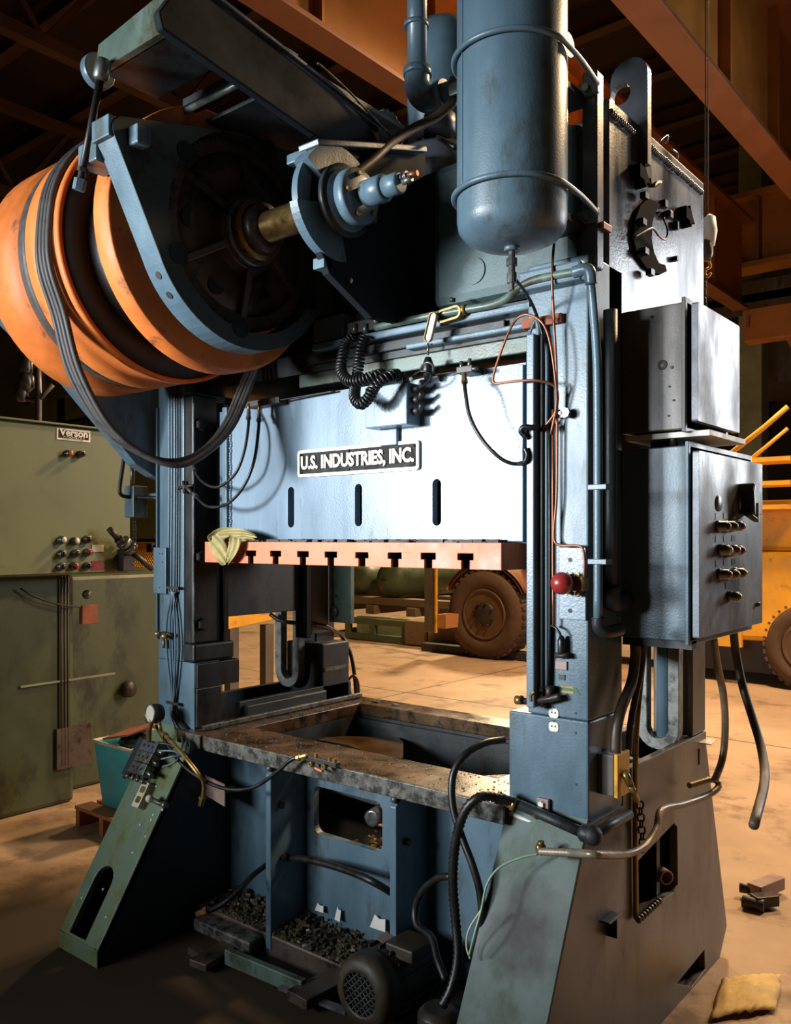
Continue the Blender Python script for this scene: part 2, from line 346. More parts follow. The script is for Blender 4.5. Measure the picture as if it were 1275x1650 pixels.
# far right bay: runway beam, column, rail
t = thing('runway_beam', 'dull yellow runway beam high behind the press at the right edge', 'beam', pD(1190, 400, 17), None)
a = pD(1135, 330, 17); b = pD(1300, 330, 17)
def yb(Y, px0, px1, py0, py1, dep): # box on the plane Y spanned by pixels
    p = pY(px0, py0, Y); q = pY(px1, py1, Y); q0 = pY(px0, py1, Y)
    return MB().box(p.x, q.x, Y, Y+dep, min(q.z, q0.z), p.z)
Yb = 17.0
obj('web', yb(Yb, 1120, 1300, 345, 408, .2), YBEAM, t)
p0 = pY(1120, 345, Yb); p1 = pY(1300, 408, Yb)
obj('flange', MB().box(p0.x, p1.x, Yb-.25, Yb+.3, p0.z, p0.z+.1).box(p0.x, p1.x, Yb-.25, Yb+.3, p1.z-.12, p1.z-.02), YBEAM, t)
for px in (1226, 1160): q = pY(px, 380, Yb); obj('stiffener', MB().box(q.x-.03, q.x+.03, Yb-.22, Yb, p1.z, p0.z), BBEAM, t)
mb = MB(); q = pY(1190, 600, 18.2); q2 = pY(1228, 600, 18.2); mb.box(q.x, q2.x, 18.2, 18.6, 0, 11.1)
solo('building_column', mb, PALEG, 'pale green steel building column behind the crane hook', 'column', bevel=.02)
t = thing('mezzanine_beam', 'yellow bracketed beam of the far mezzanine at the right edge', 'beam', pY(1215, 560, 15))
obj('beam', yb(15, 1197, 1330, 500, 532, .35), YBEAM, t, .01)
q = pY(1205, 532, 15); obj('brace', MB().bar((q.x+1.6, 15.15, q.z-2.0), (q.x+.6, 15.15, q.z-.02), .15, .2), YBEAM, t)
for k in range(4): w = pY(1206, 510+k*5, 14.99); obj('bolt', MB().cyl(w, w+Vector((0, -.03, 0)), .03, 8), BBEAM, t)
solo('mezzanine_floor', yb(19.5, 1100, 1330, 568, 608, 3), BROWNP, 'brown mezzanine floor edge far behind the cabinets', 'platform')
solo('dark_doorway', yb(22, 1120, 1240, 612, 700, .2), DARKTONE, 'dark opening panel beneath the far mezzanine', 'panel')
# low horizontal rails in the far bay
for i, (py, nm) in enumerate(((468, 'upper'), (488, 'lower'))):
    solo('guard_rail', yb(18, 1130, 1300, py, py+4, .05), BROWNP, nm+' thin brown rail across the far bay', 'rail', 'far bay rails')
# crane hook and yellow chain hanging beside the crown
t = thing('chain_hoist', 'hoist hook hanging on a chain behind the crown, white block above yellow hook', 'hoist', pD(1141, 410, 5.2))
D_ = 5.2
w = pD(1144, 372, D_); obj('block', MB().lathe([(-.1, .01), (-.09, .03), (0, .045), (.08, .035), (.1, .01)], w, (0, 0, 1), 12), WHITE, t)
w = pD(1140, 402, D_); obj('swivel', MB().lathe([(-.07, .02), (-.03, .035), (.04, .035), (.07, .015)], w, (0, 0, 1), 12), BROWNP, t)
obj('hook', MB().tube([pD(1143, 420, D_), pD(1145, 430, D_), pD(1139, 434, D_), pD(1136, 440, D_), pD(1141, 446, D_), pD(1146, 440, D_)], .008, 8), YELLOW, t)
w0 = pD(1137, 350, D_); obj('hoist_wire', MB().cyl(w0, (w0.x, w0.y, 7.6), .004, 6).cyl(pD(1141, 360, D_), pD(1141, 350, D_)+Vector((0, 0, 4)), .004, 6), CHAINM, t)
mb = MB()
for k in range(12):
    w = pD(1137, 446, D_)-Vector((0, 0, k*.024))
    ax = RT if k % 2 else FW
    mb.tube([w+ax*.008+UP*.012, w+ax*.008-UP*.012, w-ax*.008-UP*.012, w-ax*.008+UP*.012], .003, 5, 3, True)
obj('hanging_chain', mb, CHAINM, t)
# ================================================================== YELLOW VEHICLE behind
VY = 10.15
def wheel(parent, c, R, w, rr):
    c = Vector(c); ax = (0, 1, 0)
    prof = [(-w/2+.02, rr), (-w/2, rr+.03), (-w/2-.03, (rr+R)/2), (-w/2+.01, R-.05), (-w/2+.05, R), (w/2-.05, R), (w/2, R-.06), (w/2, rr)]
    tr = obj('tire', MB().lathe(prof, c, ax, 48), TIRE, parent)
    mb = MB()
    for k in range(36):
        an = 2*math.pi*k/36; r_ = R-.012
        u = Vector((math.cos(an), 0, math.sin(an))); tt = Vector((-math.sin(an), 0, math.cos(an)))
        mb.bar(c+u*(r_+.012)+Vector((0, -w/2+.03, 0)), c+u*(r_+.012)+tt*.03+Vector((0, w/2-.03, 0)), .05, .03, u)
    tr2 = obj('tread', mb, TIRE, tr); tr2['kind'] = 'stuff'
    obj('rim', MB().lathe([(-w/2+.01, rr+.01), (-w/2-.01, rr-.02), (-w/2+.02, rr-.05), (-w/2+.09, rr-.09), (-w/2+.12, rr*.62), (-w/2+.14, rr*.6), (-w/2+.14, 1e-6)], c, ax, 40), RIMM, parent)
    h = obj('hub', MB().lathe([(-w/2+.14, rr*.56), (-w/2+.02, rr*.52), (-w/2-.01, rr*.42), (-w/2-.02, 1e-6)][::-1], c, ax, 32), HUBM, parent)
    for q in lugs(c+Vector((0, -w/2, 0)), (0, 1, 0), rr*.45, 8, 0, 0): obj('lug_nut', MB().cyl(q+Vector((0, .03, 0)), q-Vector((0, .03, 0)), .018, 6), HUBM, h)
C1 = pZ(790, 1060, 0); 
t = thing('yellow_forklift', 'large yellow lift truck with a brown dusty wheel parked behind the press', 'vehicle', (C1.x+1.9, VY+.9, 0))
wheel(t, (C1.x, VY+.2, .63), .63, .42, .36)
wheel(t, (C1.x, VY+2.3, .63), .63, .42, .36)
wr = pX(1245, 1010, -2.2)
wheel(t, (C1.x+4.25, VY+.25, .50), .50, .36, .30)
obj('chassis', MB().box(C1.x+.3, C1.x+2.54, VY+.5, VY+1.9, .78, 1.5).box(C1.x-.3, C1.x+.3, VY+.45, VY+.75, .55, .72), BBEAM, t, .02)
obj('counterweight', MB().box(C1.x+2.55, C1.x+5.2, VY+.1, VY+2.3, .52, 1.55), YELLOW, t, .06)
obj('engine_hood', MB().box(C1.x+2.3, C1.x+5.0, VY+.3, VY+2.1, 1.55, 2.15), YELLOW, t, .06)
obj('under_shadow', MB().box(C1.x+2.55, C1.x+5.2, VY+.35, VY+1.9, .12, .52), DARKTONE, t)  # dark box painting the shadow under the counterweight
obj('fender', MB().lathe([(0, .74), (.42, .74), (.42, .70), (0, .70)], (C1.x, VY, .63), (0, 1, 0), 20, True, -1.1, 1.1), BBEAM, t)
for k in range(3):
    q = pY(1232, 745+k*38, VY-.05); obj('tread_step', MB().box(q.x-.45, q.x+.3, VY-.15, VY+.3, q.z, q.z+.05), YELLOW, t)
obj('handrail', MB().tube([pY(1170, 737, VY-.15), pY(1232, 688, VY-.15), pY(1270, 655, VY-.15)], .03, 8, 1), YELLOW, t)
obj('handrail', MB().tube([pY(1200, 748, VY-.1), pY(1232, 722, VY-.1), pY(1270, 690, VY-.1)], .022, 8, 1), YELLOW, t)
obj('lower_guard', yb(VY+.05, 1150, 1195, 1010, 1040, .06), YELLOW, t)
# brown L shaped step hanging left of the wheel
t2 = t
a = pY(684, 880, VY-.35); b = pY(706, 1020, VY-.35)
sp = obj('step_hanger', MB().plate([(0, 0), (.19, 0), (.19, 1.2), (0, 1.2)], [], (a.x, VY-.35, b.z), (1, 0, 0), (0, 0, 1), .05), BROWNP, t2, .01)
obj('step_hanger_edge', MB().box(a.x+.19, a.x+.215, VY-.36, VY-.32, b.z, b.z+1.2), YELLOW, t2)
q = pY(703, 990, VY-.33); q2 = pY(742, 1015, VY-.33); obj('step', MB().box(q.x, q.x+.17, VY-.33, VY+.0, q2.z, q.z), CRATE, t2)
# green gas tanks lying on timbers
TY = 11.2
for i, (px, r, lab) in enumerate(((620, .33, 'large olive green steel tank with domed end lying on timbers'), (571, .30, 'left green domed tank half hidden behind its larger neighbour'), (745, .31, 'right green tank lying behind the brown step hanger'))):
    c = pY(px, 938, TY+(.15 if i else 0)); c = Vector((c.x, c.y, pY(620, 938, TY).z+.05-.33+r))
    t = thing('gas_tank', lab, 'tank', (c.x, c.y+1, c.z-r), 'green tanks behind the press')
    obj('shell', MB().lathe([(.0, r*.05), (.02, r*.4), (.08, r*.75), (.18, r*.95), (.3, r), (2.4, r), (2.6, r*.7), (2.7, .01)], c, (0, 1, 0), 32), TANKG, t)
    obj('nozzle', MB().cyl(c+Vector((0, .03, 0)), c-Vector((0, .05, 0)), .03, 12), HUBM, t)
zt = pY(620, 938, TY).z+.05-.33
t = thing('timber_stack', 'weathered timbers carrying the green tanks', 'timbers', (-8.3, TY+1, 0))
xa, xb = pY(555, 980, TY).x, pY(760, 980, TY).x
for k in range(3): obj('timber', MB().box(xa-.5, xb-.1, TY+.1+k*1.0, TY+.35+k*1.0, zt-.13, zt), WOOD, t, .01)
for k in range(4): obj('timber', MB().box(xa-.4+k*.9, xa-.2+k*.9, TY, TY+2.4, zt-.28, zt-.135), WOOD, t, .01)
t = thing('steel_crate', 'grey-green open frame crate on the floor under the tanks', 'crate', (pY(600, 1000, TY-.4).x, TY-.2, 0))
q = pY(556, 960, TY-.5); q2 = pY(655, 1040, TY-.5)
q2 = Vector((q2.x, q2.y, .02)); zt2 = min(q.z, zt-.3)
obj('frame', MB().box(q.x, q2.x, TY-.5, TY-.42, .02, .12).box(q.x, q2.x, TY-.5, TY-.42, zt2-.1, zt2).box(q.x, q.x+.1, TY-.5, TY-.42, .12, zt2-.1).box(q2.x-.1, q2.x, TY-.5, TY-.42, .12, zt2-.1).box(q.x+.55, q.x+.66, TY-.5, TY-.42, .12, zt2-.1), TANKG, t)
obj('back_panel', MB().box(q.x, q2.x, TY-.2, TY-.15, .02, zt2), PALEG, t)
obj('end_block', MB().box(q2.x, q2.x+.45, TY-.55, TY-.05, .02, zt2+.02), WOOD, t, .01)
solo('timber_block', MB().box(q2.x+.5, q2.x+1.3, TY-.6, TY+.6, 0, .35), WOOD, 'dark timber block between the crate and the wheel', 'timber', bevel=.02)
solo('timber_beam', MB().box(q2.x+.6, q2.x+3.2, TY-.9, TY-.7, 0, .12), DARKTONE, 'long dark timber lying on the floor behind the wheel', 'timber', bevel=.01)
# ================================================================== GREEN PRESS at left
GX = -4.95
t = thing('green_press', 'big olive green neighbouring press with a control box at the left edge', 'machine', (-5.6, 2.6, 0))
obj('pedestal', MB().box(-6.6, -5.12, .2, 2.98, .0, 1.47), GREEND, t, .03)
obj('rear_pedestal', MB().box(-6.6, -5.35, 3.02, 4.4, 0, 1.45), GREEND, t, .03)
q = pX(165, 1290, -5.12)
for k in range(3): obj('drain_pipe', MB().cyl((-5.105, 2.88+k*.022, .25), (-5.105, 2.88+k*.022, 1.46), .006, 8), HOSEB, t)
obj('seam_strip', MB().bar(pX(33, 1107, -5.11), pX(185, 1085, -5.11), .01, .012), PALEG, t)
obj('junction_cover', MB().box(-5.12, -5.08, *sorted((pX(130, 950, -5.1).y, pX(155, 1000, -5.1).y)), pX(142, 1005, -5.1).z, pX(142, 975, -5.1).z), RUST, t, .003)
w = pX(140, 958, -5.06); obj('valve_knob', MB().ball(w, .03), STEEL, t)
w = pX(205, 1110, -5.33); obj('bolt_cap', MB().lathe([(0, .06), (.04, .055), (.05, .03), (.06, .001)], w, (1, 0, 0), 16), HUBM, t)
w = pX(120, 1185, -5.1); obj('rusty_patch_plate', MB().box(-5.12, -5.10, w.y-.12, w.y+.12, w.z-.2, w.z+.06), CAST, t)
obj('cable', MB().tube([pX(33, 948, -5.09), pX(60, 963, -5.08), pX(100, 975, -5.08), pX(130, 978, -5.08)], .006, 6), BLACKR, t)
cab = thing('green_control_box', 'flat olive green control box with nine push buttons and a nameplate', 'control box', (-5.0, 2.6, 1.46))
yR = pX(213, 800, GX).y
obj('enclosure', MB().box(-5.115, GX-.02, 1.9, yR, 1.475, 2.40), GREEN, cab, .008)
obj('door', MB().box(GX-.02, GX, 1.93, yR-.015, 1.485, 2.385), GREEN, cab, .004)
obj('drip_lip', MB().box(-5.12, GX+.02, 1.88, yR+.01, 2.40, 2.412), GREEN, cab, .003)
p = pX(91, 689, GX); q = pX(145, 713, GX)
sg = obj('nameplate', MB().box(GX, GX+.004, p.y, q.y, q.z, p.z), SIGNS, cab)
obj('nameplate_field', MB().box(GX+.004, GX+.006, p.y+.012, q.y-.012, q.z+.012, p.z-.012), SIGNB, sg)
cy, cz = (p.y+q.y)/2, (p.z+q.z)/2
obj('lettering', text_mesh('Verson', .062, .001, (GX+.007, cy, cz+.010), (0, 1, 0), (0, 0, 1), 1.05, .002), SIGNS, sg)
obj('lettering', text_mesh('CONTROLS', .022, .001, (GX+.007, cy, cz-.021), (0, 1, 0), (0, 0, 1), 1.25), SIGNS, sg)
def button(parent, w, ax, r, capm, l=.03, ringm=STEEL, name='push_button'):
    w = Vector(w); ax = Vector(ax)
    b = obj(name, MB().lathe([(0, r*1.15), (l*.3, r*1.15), (l*.32, r), (l, r), (l*1.05, r*.8)], w, ax, 16), ringm, parent)
    obj('cap', MB().lathe([(l*.9, r*.7), (l*1.15, r*.7), (l*1.3, r*.5), (l*1.32, .0005)], w, ax, 14), capm, b)
for px, py, m in ((108, 731, ORB), (128, 732, BLACKP)): button(cab, pX(px, py, GX), (1, 0, 0), .02, m, .045)
for px, py, m in ((98, 870, WHITE), (119, 872, WHITE), (139, 869, BLACKP), (98, 893, BLACKP), (120, 892, BLACKP), (140, 890, REDP), (97, 913, BLACKP), (118, 912, REDP), (139, 912, BLACKP)):
    button(cab, pX(px, py, GX), (1, 0, 0), .023, m, .038)
for px0, px1, py0, py1, m, lb in ((148, 167, 878, 889, WHITE, 'white label'), (147, 166, 904, 918, REDP, 'faded red label')):
    p = pX(px0, py0, GX); q = pX(px1, py1, GX); obj('label_tag', MB().box(GX, GX+.003, p.y, q.y, q.z, p.z), m, cab, label=lb)
# limit switch and rods at the box's right edge
t = thing('limit_switch', 'dark limit switch with a slanted rod at the right edge of the green box', 'switch', pX(205, 900, -4.9))
def barpx(a, b, X, w, h): return MB().bar(pX(*a, X), pX(*b, X), w, h)
obj('rod', MB().cyl(pX(176, 852, -4.86), pX(190, 868, -4.86), .02).cyl(pX(190, 868, -4.86), pX(213, 890, -4.86), .03).cyl(pX(213, 890, -4.86), pX(245, 917, -4.86), .018), HUBM, t)
obj('collar', MB().cyl(pX(197, 872, -4.86), pX(203, 878, -4.86), .048).cyl(pX(206, 880, -4.86), pX(212, 886, -4.86), .05), STEEL, t)
obj('switch_body', MB().box(-4.93, -4.86, *sorted((pX(193, 900, -4.9).y, pX(210, 900, -4.9).y)), pX(200, 920, -4.9).z, pX(200, 885, -4.9).z), HUBM, t, .004)
obj('mounting_arm', MB().box(-4.95, -4.91, pX(195, 900, -4.9).y, pX(213, 900, -4.9).y+.06, pX(200, 905, -4.9).z, pX(200, 893, -4.9).z), HUBM, t)
# conduit and small grey box between the machines
t = thing('junction_box', 'small blue-grey box with conduit left of the left column', 'box', pD(228, 835, 4.6))
p = pX(215, 782, -3.75); q = pX(238, 834, -3.75)
obj('box_body', MB().box(-3.83, -3.75, p.y, q.y, q.z, p.z), BLUE, t, .004)
obj('conduit', MB().tube([pX(200, 738, -3.78), pX(196, 765, -3.78), pX(193, 790, -3.78), pX(198, 799, -3.78), pX(215, 801, -3.78), pX(256, 803, -3.6)], .010, 8), BLACKR, t)
obj('hanger', MB().tube([pX(214, 745, -3.79), pX(213, 780, -3.79)], .012, 8, 1), STEEL, t)
obj('arm', MB().bar(pX(238, 800, -3.79), Vector((-3.335, 2.52, pX(250, 800, -3.5).z)), .03, .03), BLUE, t)
mb = MB()
for k in range(8):
    w = pX(217, 838, -3.79)-UP*k*.02; mb.tube([w+RT*.006+UP*.01, w+RT*.006-UP*.01, w-RT*.006-UP*.01, w-RT*.006+UP*.01], .003, 5, 3, True)
obj('dangling_chain', mb, CHAINM, t)
# olive structure behind the green box, upper left
t = thing('rear_framework', 'olive steel framework with pipes behind the green press', 'framework', pD(130, 700, 9))
for px0, px1, py0, py1, m in ((30, 215, 655, 664, GREEN), (30, 200, 690, 700, GREEND), (92, 104, 640, 720, GREEN), (60, 66, 600, 720, HUBM), (150, 162, 655, 780, GREEN), (200, 260, 720, 735, GREEN)):
    obj('member', yb(7.2, px0, px1, py0, py1, .08), m, t)
for px_ in (40, 190): obj('upright', yb(7.25, px_, px_+9, 650, 1000, .08), GREEND, t)
q = pY(60, 700, 7.28); obj('upright', MB().box(q.x-.05, q.x+.05, 7.29, 7.37, 0, q.z), GREEND, t)
solo('olive_wall_panel', yb(8.4, -60, 262, 640, 868, .2), GREEN, 'dull olive panel far behind the green press', 'panel')
t = thing('pipe_cluster', 'grey valves and pipes at the left edge above the green box', 'pipes', pD(45, 620, 7))
for px, py, r in ((42, 590, .05), (42, 615, .06), (35, 630, .05)): w = pD(px, py, 6.6); obj('valve', MB().lathe([(-.08, .03), (-.04, r), (.04, r), (.08, .03)], w, (0, 0, 1), 10), STEEL, t)
obj('pipe', MB().tube([pD(60, 560, 6.6), pD(62, 640, 6.6), pD(62, 680, 6.6), Vector((pD(62, 680, 6.6).x, pD(62, 680, 6.6).y, 0))], .025, 8, 1).tube([pD(30, 640, 6.6), pD(62, 645, 6.6), pD(85, 620, 6.6)], .02, 8, 1), BROWNP, t)
# yellow work platform with expanded metal guard, seen left of and behind the left column
t = thing('yellow_platform', 'yellow work platform with expanded metal guard behind the left column', 'platform', (-5.9, 5.6, 0))
D2 = 6.2
PX, PY = pY(176, 1000, 4.9).x, 4.9
def ypb(px0, px1, py0, py1, Y, dep, m, nm): return obj(nm, yb(Y, px0, px1, py0, py1, dep), m, t, .004)
ypb(176, 262, 1004, 1022, 4.9, .08, YELLOW, 'lower_beam'); ypb(215, 262, 874, 884, 5.2, .06, YELLOW, 'top_rail')
ypb(176, 192, 1020, 1036, 4.92, .06, RUST, 'foot'); ypb(247, 262, 884, 1006, 4.98, .05, YELLOW, 'post')
ypb(236, 244, 876, 890, 5.15, .05, BLACKP, 'clamp')
ypb(195, 246, 935, 940, 4.94, .03, YELLOW, 'guard_frame'); ypb(195, 199, 940, 1006, 4.94, .03, YELLOW, 'guard_frame'); ypb(242, 246, 940, 1006, 4.94, .03, YELLOW, 'guard_frame')
def mesh_guard(px0, px1, py0, py1, Y, n, m_):
    a = pY(px0, py1, Y); b = pY(px1, py1, Y); c = pY(px1, py0, Y); x0, x1, z0, z1 = a.x, b.x, min(a.z, b.z), c.z
    mb = MB(); st = (x1-x0)/n; k = int((z1-z0)/st/1.0)+n
    for sgn in (1, -1):
        for i in range(-k, n+k):
            xs = x0+i*st
            pts = []
            for j in range(80):
                z = z0+(z1-z0)*j/79; x = xs+sgn*(z-z0)*.9
                if x0 <= x <= x1: pts.append(Vector((x, Y, z)))
            if len(pts) > 2: mb.bar(pts[0], pts[-1], .006, .006, (0, 1, 0))
    g = obj('expanded_mesh', mb, m_, t); g['kind'] = 'stuff'
mesh_guard(199, 243, 940, 1006, 4.95, 14, YELLOW); mesh_guard(214, 250, 884, 935, 5.2, 11, YELLOW)
a = pX(352, 1005, -6.0); b = pX(449, 985, -6.0)
obj('side_beam', MB().bar(a, b, .08, .12), YELLOW, t, .004)
a2 = a+Vector((.05, 0, .14)); b2 = b+Vector((.05, 0, .14)); obj('side_tray', MB().bar(a+Vector((-.3, 0, .08)), b+Vector((-.3, 0, .08)), .5, .03), YELLOW, t)
obj('side_post', MB().box(-6.05, -5.95, b.y-.25, b.y-.12, b.z, b.z+.22), YELLOW, t, .004)
for yy in (a.y+.15, b.y-.15): obj('leg', MB().box(-6.04, -5.96, yy-.05, yy+.05, 0, a.z-.05), BROWNP, t)
for q_ in (pY(184, 1036, 4.95), pY(255, 1026, 4.95)): obj('leg', MB().box(q_.x-.04, q_.x+.04, 4.92, 5.0, 0, q_.z+.02), RUST, t)
solo('grey_drum', MB().lathe([(0, .22), (.35, .22), (.36, .20), (.5, .12)], (pY(222, 1030, 5.4).x, 5.4, .55), (0, 0, 1), 20).box(pY(222, 1030, 5.4).x-.2, pY(222, 1030, 5.4).x+.2, 5.2, 5.6, 0, .55), HUBM, 'dark grey rounded housing under the yellow platform', 'housing')
# teal bin on a pine pallet
t = thing('teal_bin', 'teal plastic bin heaped with scrap behind the left foot', 'bin', pZ(226, 1300, 0.1))
bx, by = t.location.x, t.location.y
o1 = [(-.17, -.17), (.17, -.17), (.17, .17), (-.17, .17)]
def frustum(x, y, s0, s1, z0, z1, th=.01):
    mb = MB(); vs = []
    for s_, z in ((s0, z0), (s1, z1), (s1-th, z1), (s0-th, z0+th)):
        vs += [(x-s_, y-s_, z), (x+s_, y-s_, z), (x+s_, y+s_, z), (x-s_, y+s_, z)]
    fs = [(3, 2, 1, 0), (12, 13, 14, 15)]
    for l in range(3):
        for k in range(4): fs.append((l*4+k, l*4+(k+1) % 4, l*4+4+(k+1) % 4, l*4+4+k))
    return mb.add(vs, fs)
obj('tub', frustum(bx, by, .155, .19, .12, .50), TEAL, t, .006)
obj('rim', MB().tube([(bx-.195, by-.195, .50), (bx+.195, by-.195, .50), (bx+.195, by+.195, .50), (bx-.195, by+.195, .50)], .012, 6, 1, True), CREAM, t)
def blob(c, r, n, seed, flat=.6, amp=.35):
    rnd = random.Random(seed); mb = MB(); c = Vector(c); vs = []; fs = []; A, B = n, n*2
    ph = [rnd.uniform(0, 6.28) for _ in range(8)]
    for i in range(A+1):
        th = math.pi*i/A
        for j in range(B):
            f = 2*math.pi*j/B
            k = 1+amp*(math.sin(3*f+ph[0]+2*th)*.4+math.sin(5*f+ph[1])*math.sin(4*th+ph[2])*.4+rnd.uniform(-.25, .25))
            vs.append(c+Vector((r[0]*k*math.sin(th)*math.cos(f), r[1]*k*math.sin(th)*math.sin(f), r[2]*k*math.cos(th))))
    for i in range(A):
        for j in range(B): fs.append((i*B+j, (i+1)*B+j, (i+1)*B+(j+1) % B, i*B+(j+1) % B))
    return mb.add(vs, fs, False)
solo('rust_brown_cardboard', MB().plate([(-.16, -.1), (.1, -.13), (.17, .02), (.05, .12), (-.12, .09)], [], (bx+.0, by-.05, .57), (1, .1, .25), (-.1, 1, .15), .012), RUST, 'folded rust-brown cardboard on top of the teal bin', 'cardboard', bevel=.003)
solo('scrap_heap', blob((bx, by, .47), (.13, .13, .07), 8, 3), DARKTONE, 'dark scrap filling the teal bin', 'scrap', kind='stuff')
solo('crumpled_paper', blob((bx-.08, by+.14, .60), (.07, .05, .04), 5, 5), RAG, 'small crumpled pale paper at the back of the teal bin', 'paper')
t = thing('pine_pallet', 'small pine pallet under the teal bin', 'pallet', (bx, by, 0))
for k in range(4): obj('deck_board', MB().box(bx-.28, bx+.28, by-.26+k*.145, by-.15+k*.145, .095, .115), CRATE, t)
for k in range(3): obj('stringer', MB().box(bx-.27+k*.25, bx-.23+k*.25, by-.26, by+.28, 0, .094), CRATE, t)
# ================================================================== THE PRESS FRAME
pr = thing('stamping_press', 'huge blue-grey straight-side mechanical press frame standing on splayed feet', 'press', (-2.26, 2.85, 0))
B = lambda *a: MB().box(*a)
# upper columns
obj('column', B(XL0, XL1, YF, 2.60, 1.15, CRZ0+.05), BLUE, pr, .006)
obj('column', B(XR0, XR1, YF, 2.60, 1.15, 2.56), BLUE, pr, .006)
obj('column', B(XL0, -3.17, 3.22, YB, .95, CRZ0+.02), DARKB, pr, .006)
obj('column', B(-1.335, XR1, 3.22, YB, .95, CRZ0+.02), BROWNP, pr, .006)  # brown in place of warm light on the blue post
# lower blocks
obj('column_block', B(XL0, XLB-.02, YF, 2.50, .84, 1.15), BLUE, pr, .004)
obj('block_shade_side', B(XLB-.10, XLB, YF+.003, 2.60, 1.04, 1.148), GIB, pr, .004)  # block's inner side face, coloured dark for the shade on it
obj('block_shade_leg', B(XLB-.022, XLB-.004, YF+.004, 2.50, .865, 1.04), GIB, pr, .006)
obj('column_block', B(XRB, XR1, YF, 2.60, .84, 1.148), BLUE, pr, .006)
obj('column_block', B(XL0+.02, XLB, 3.15, YB-.01, .5, 1.16), DARKB, pr, .006)
obj('weld_seam', MB().bar((XLB+.001, 3.16, 1.03), (XLB+.001, YB-.02, 1.03), .006, .02), BEDEDGE, pr)
# U slotted web plates at the back posts
for x0, x1, zb, ofs in ((XL0, -3.165, .93, 0), (-1.345, XR1-.002, .915, 0)):
    xm = (x0+x1)/2; r0 = (x1-x0)/2; ri = r0*.5
    o = [(x0, 2.4), (x0, zb+r0)]+[(xm-r0*math.cos(math.pi*k/12), zb+r0-r0*math.sin(math.pi*k/12)) for k in range(1, 12)]+[(x1, zb+r0), (x1, 2.4)]
    zi = zb+r0
    h = [(xm-ri, 2.2)]+[(xm-ri*math.cos(math.pi*k/12), zi-ri*math.sin(math.pi*k/12)) for k in range(0, 13)]+[(xm+ri, 2.2)]
    obj('slotted_web', plateY(o[::-1], [h[::-1]], YP-.03, .045), WEATHER, pr, .004)
# slot interior bar on the right
obj('tie_rod', MB().cyl((-1.255, 3.135, .94), (-1.255, 3.135, 2.3), .03, 20), BLUE, pr)
# feet
def slope_plate(x0, x1, yt, zt, yb, zb, hole, m, th=.03):
    L = math.hypot(yt-yb, zt-zb); u = Vector((1, 0, 0)); v = Vector((0, yt-yb, zt-zb)).normalized()
    return MB().plate([(x0, 0), (x1, 0), (x1, L), (x0, L)], [hole] if hole else [], (0, yb, zb), u, v, th)
# left foot: slope from (2.36,.84) to (1.87,.07)
hx0, hx1 = -3.275, -3.155
hole = [(hx0, .012), (hx1, .012), (hx1, .235)]+[((hx0+hx1)/2+(hx1-hx0)/2*math.cos(math.pi*k/8), .235+.06*math.sin(math.pi*k/8)) for k in range(1, 8)]+[(hx0, .235)]
fl_ = obj('foot', slope_plate(XL0, XLB, YF, .86, 1.875, .07, hole, None), FOOTL, pr, .004)
obj('toe_lip', B(XL0, XLB, 1.872, 1.90, 0, .07), FOOTL, fl_, .003)
obj('slot_floor', B(XL0+.03, XLB-.03, 1.89, 2.3, .03, .045), CAST, fl_)
prof = lambda yf, d=0: [(yf, 0), (3.34, 0), (3.60, 0), (3.61, .10), (YB+.005, .90), (YB+.005, .947), (2.60, .947), (2.60, .84), (YF, .84), (yf, .07)]
obj('side_cheek', plateX(prof(1.875), [], XLB, .03), DARKB, pr, .003)
obj('side_cheek', plateX(prof(1.875), [], XL0+.03, .03), DARKB, pr, .003)
# right foot
YRF = 1.97
fr_ = obj('foot', slope_plate(XRB, XR1, YF, .86, YRF, .07, None, None), FOOTM, pr, .004)
obj('toe_lip', B(XRB, XR1, YRF-.003, YRF+.02, 0, .07), BLUE, fr_, .003)
wx = lambda px, py: (pX(px, py, XR1).y, pX(px, py, XR1).z)
win = [wx(1024, 1392), wx(1086, 1327), wx(1091, 1332), wx(1092, 1425), wx(1086, 1438), wx(1030, 1474), wx(1024, 1470)]
slot = [wx(1091, 1585), wx(1115, 1590), wx(1136, 1562), wx(1135, 1531)]
cheek = obj('side_cheek', plateX([(YRF, 0), (3.52, 0), (3.61, .10), (YB+.005, .90), (YB+.005, .947), (2.60, .947), (2.60, .84), (YF, .84), (YRF, .07)], [win, slot], XR1+.001, .03), BROWNP, pr, .003)  # brown colour paints the warm light onto the blue cheek
obj('side_cheek', plateX(prof(YRF), [], XRB+.03, .03), DARKB, pr, .003)
for xa_, xb_ in ((XL0+.03, XLB-.03), (XRB+.03, XR1-.03)): obj('rear_cheek', MB().plate([(xa_, 0), (xb_, 0), (xb_, .96), (xa_, .96)], [], (0, 3.60, .0), (-1, 0, 0) if False else (1, 0, 0), (0, -.27, .95), .02), DARKB, pr)
obj('rear_panel', B(XLB, XRB, 3.36, 3.39, 0, .80), DARKB, pr)
obj('inner_stiffener', B(XRB+.03, XR1-.03, 2.95, 2.98, 0, .9), DARKB, pr)
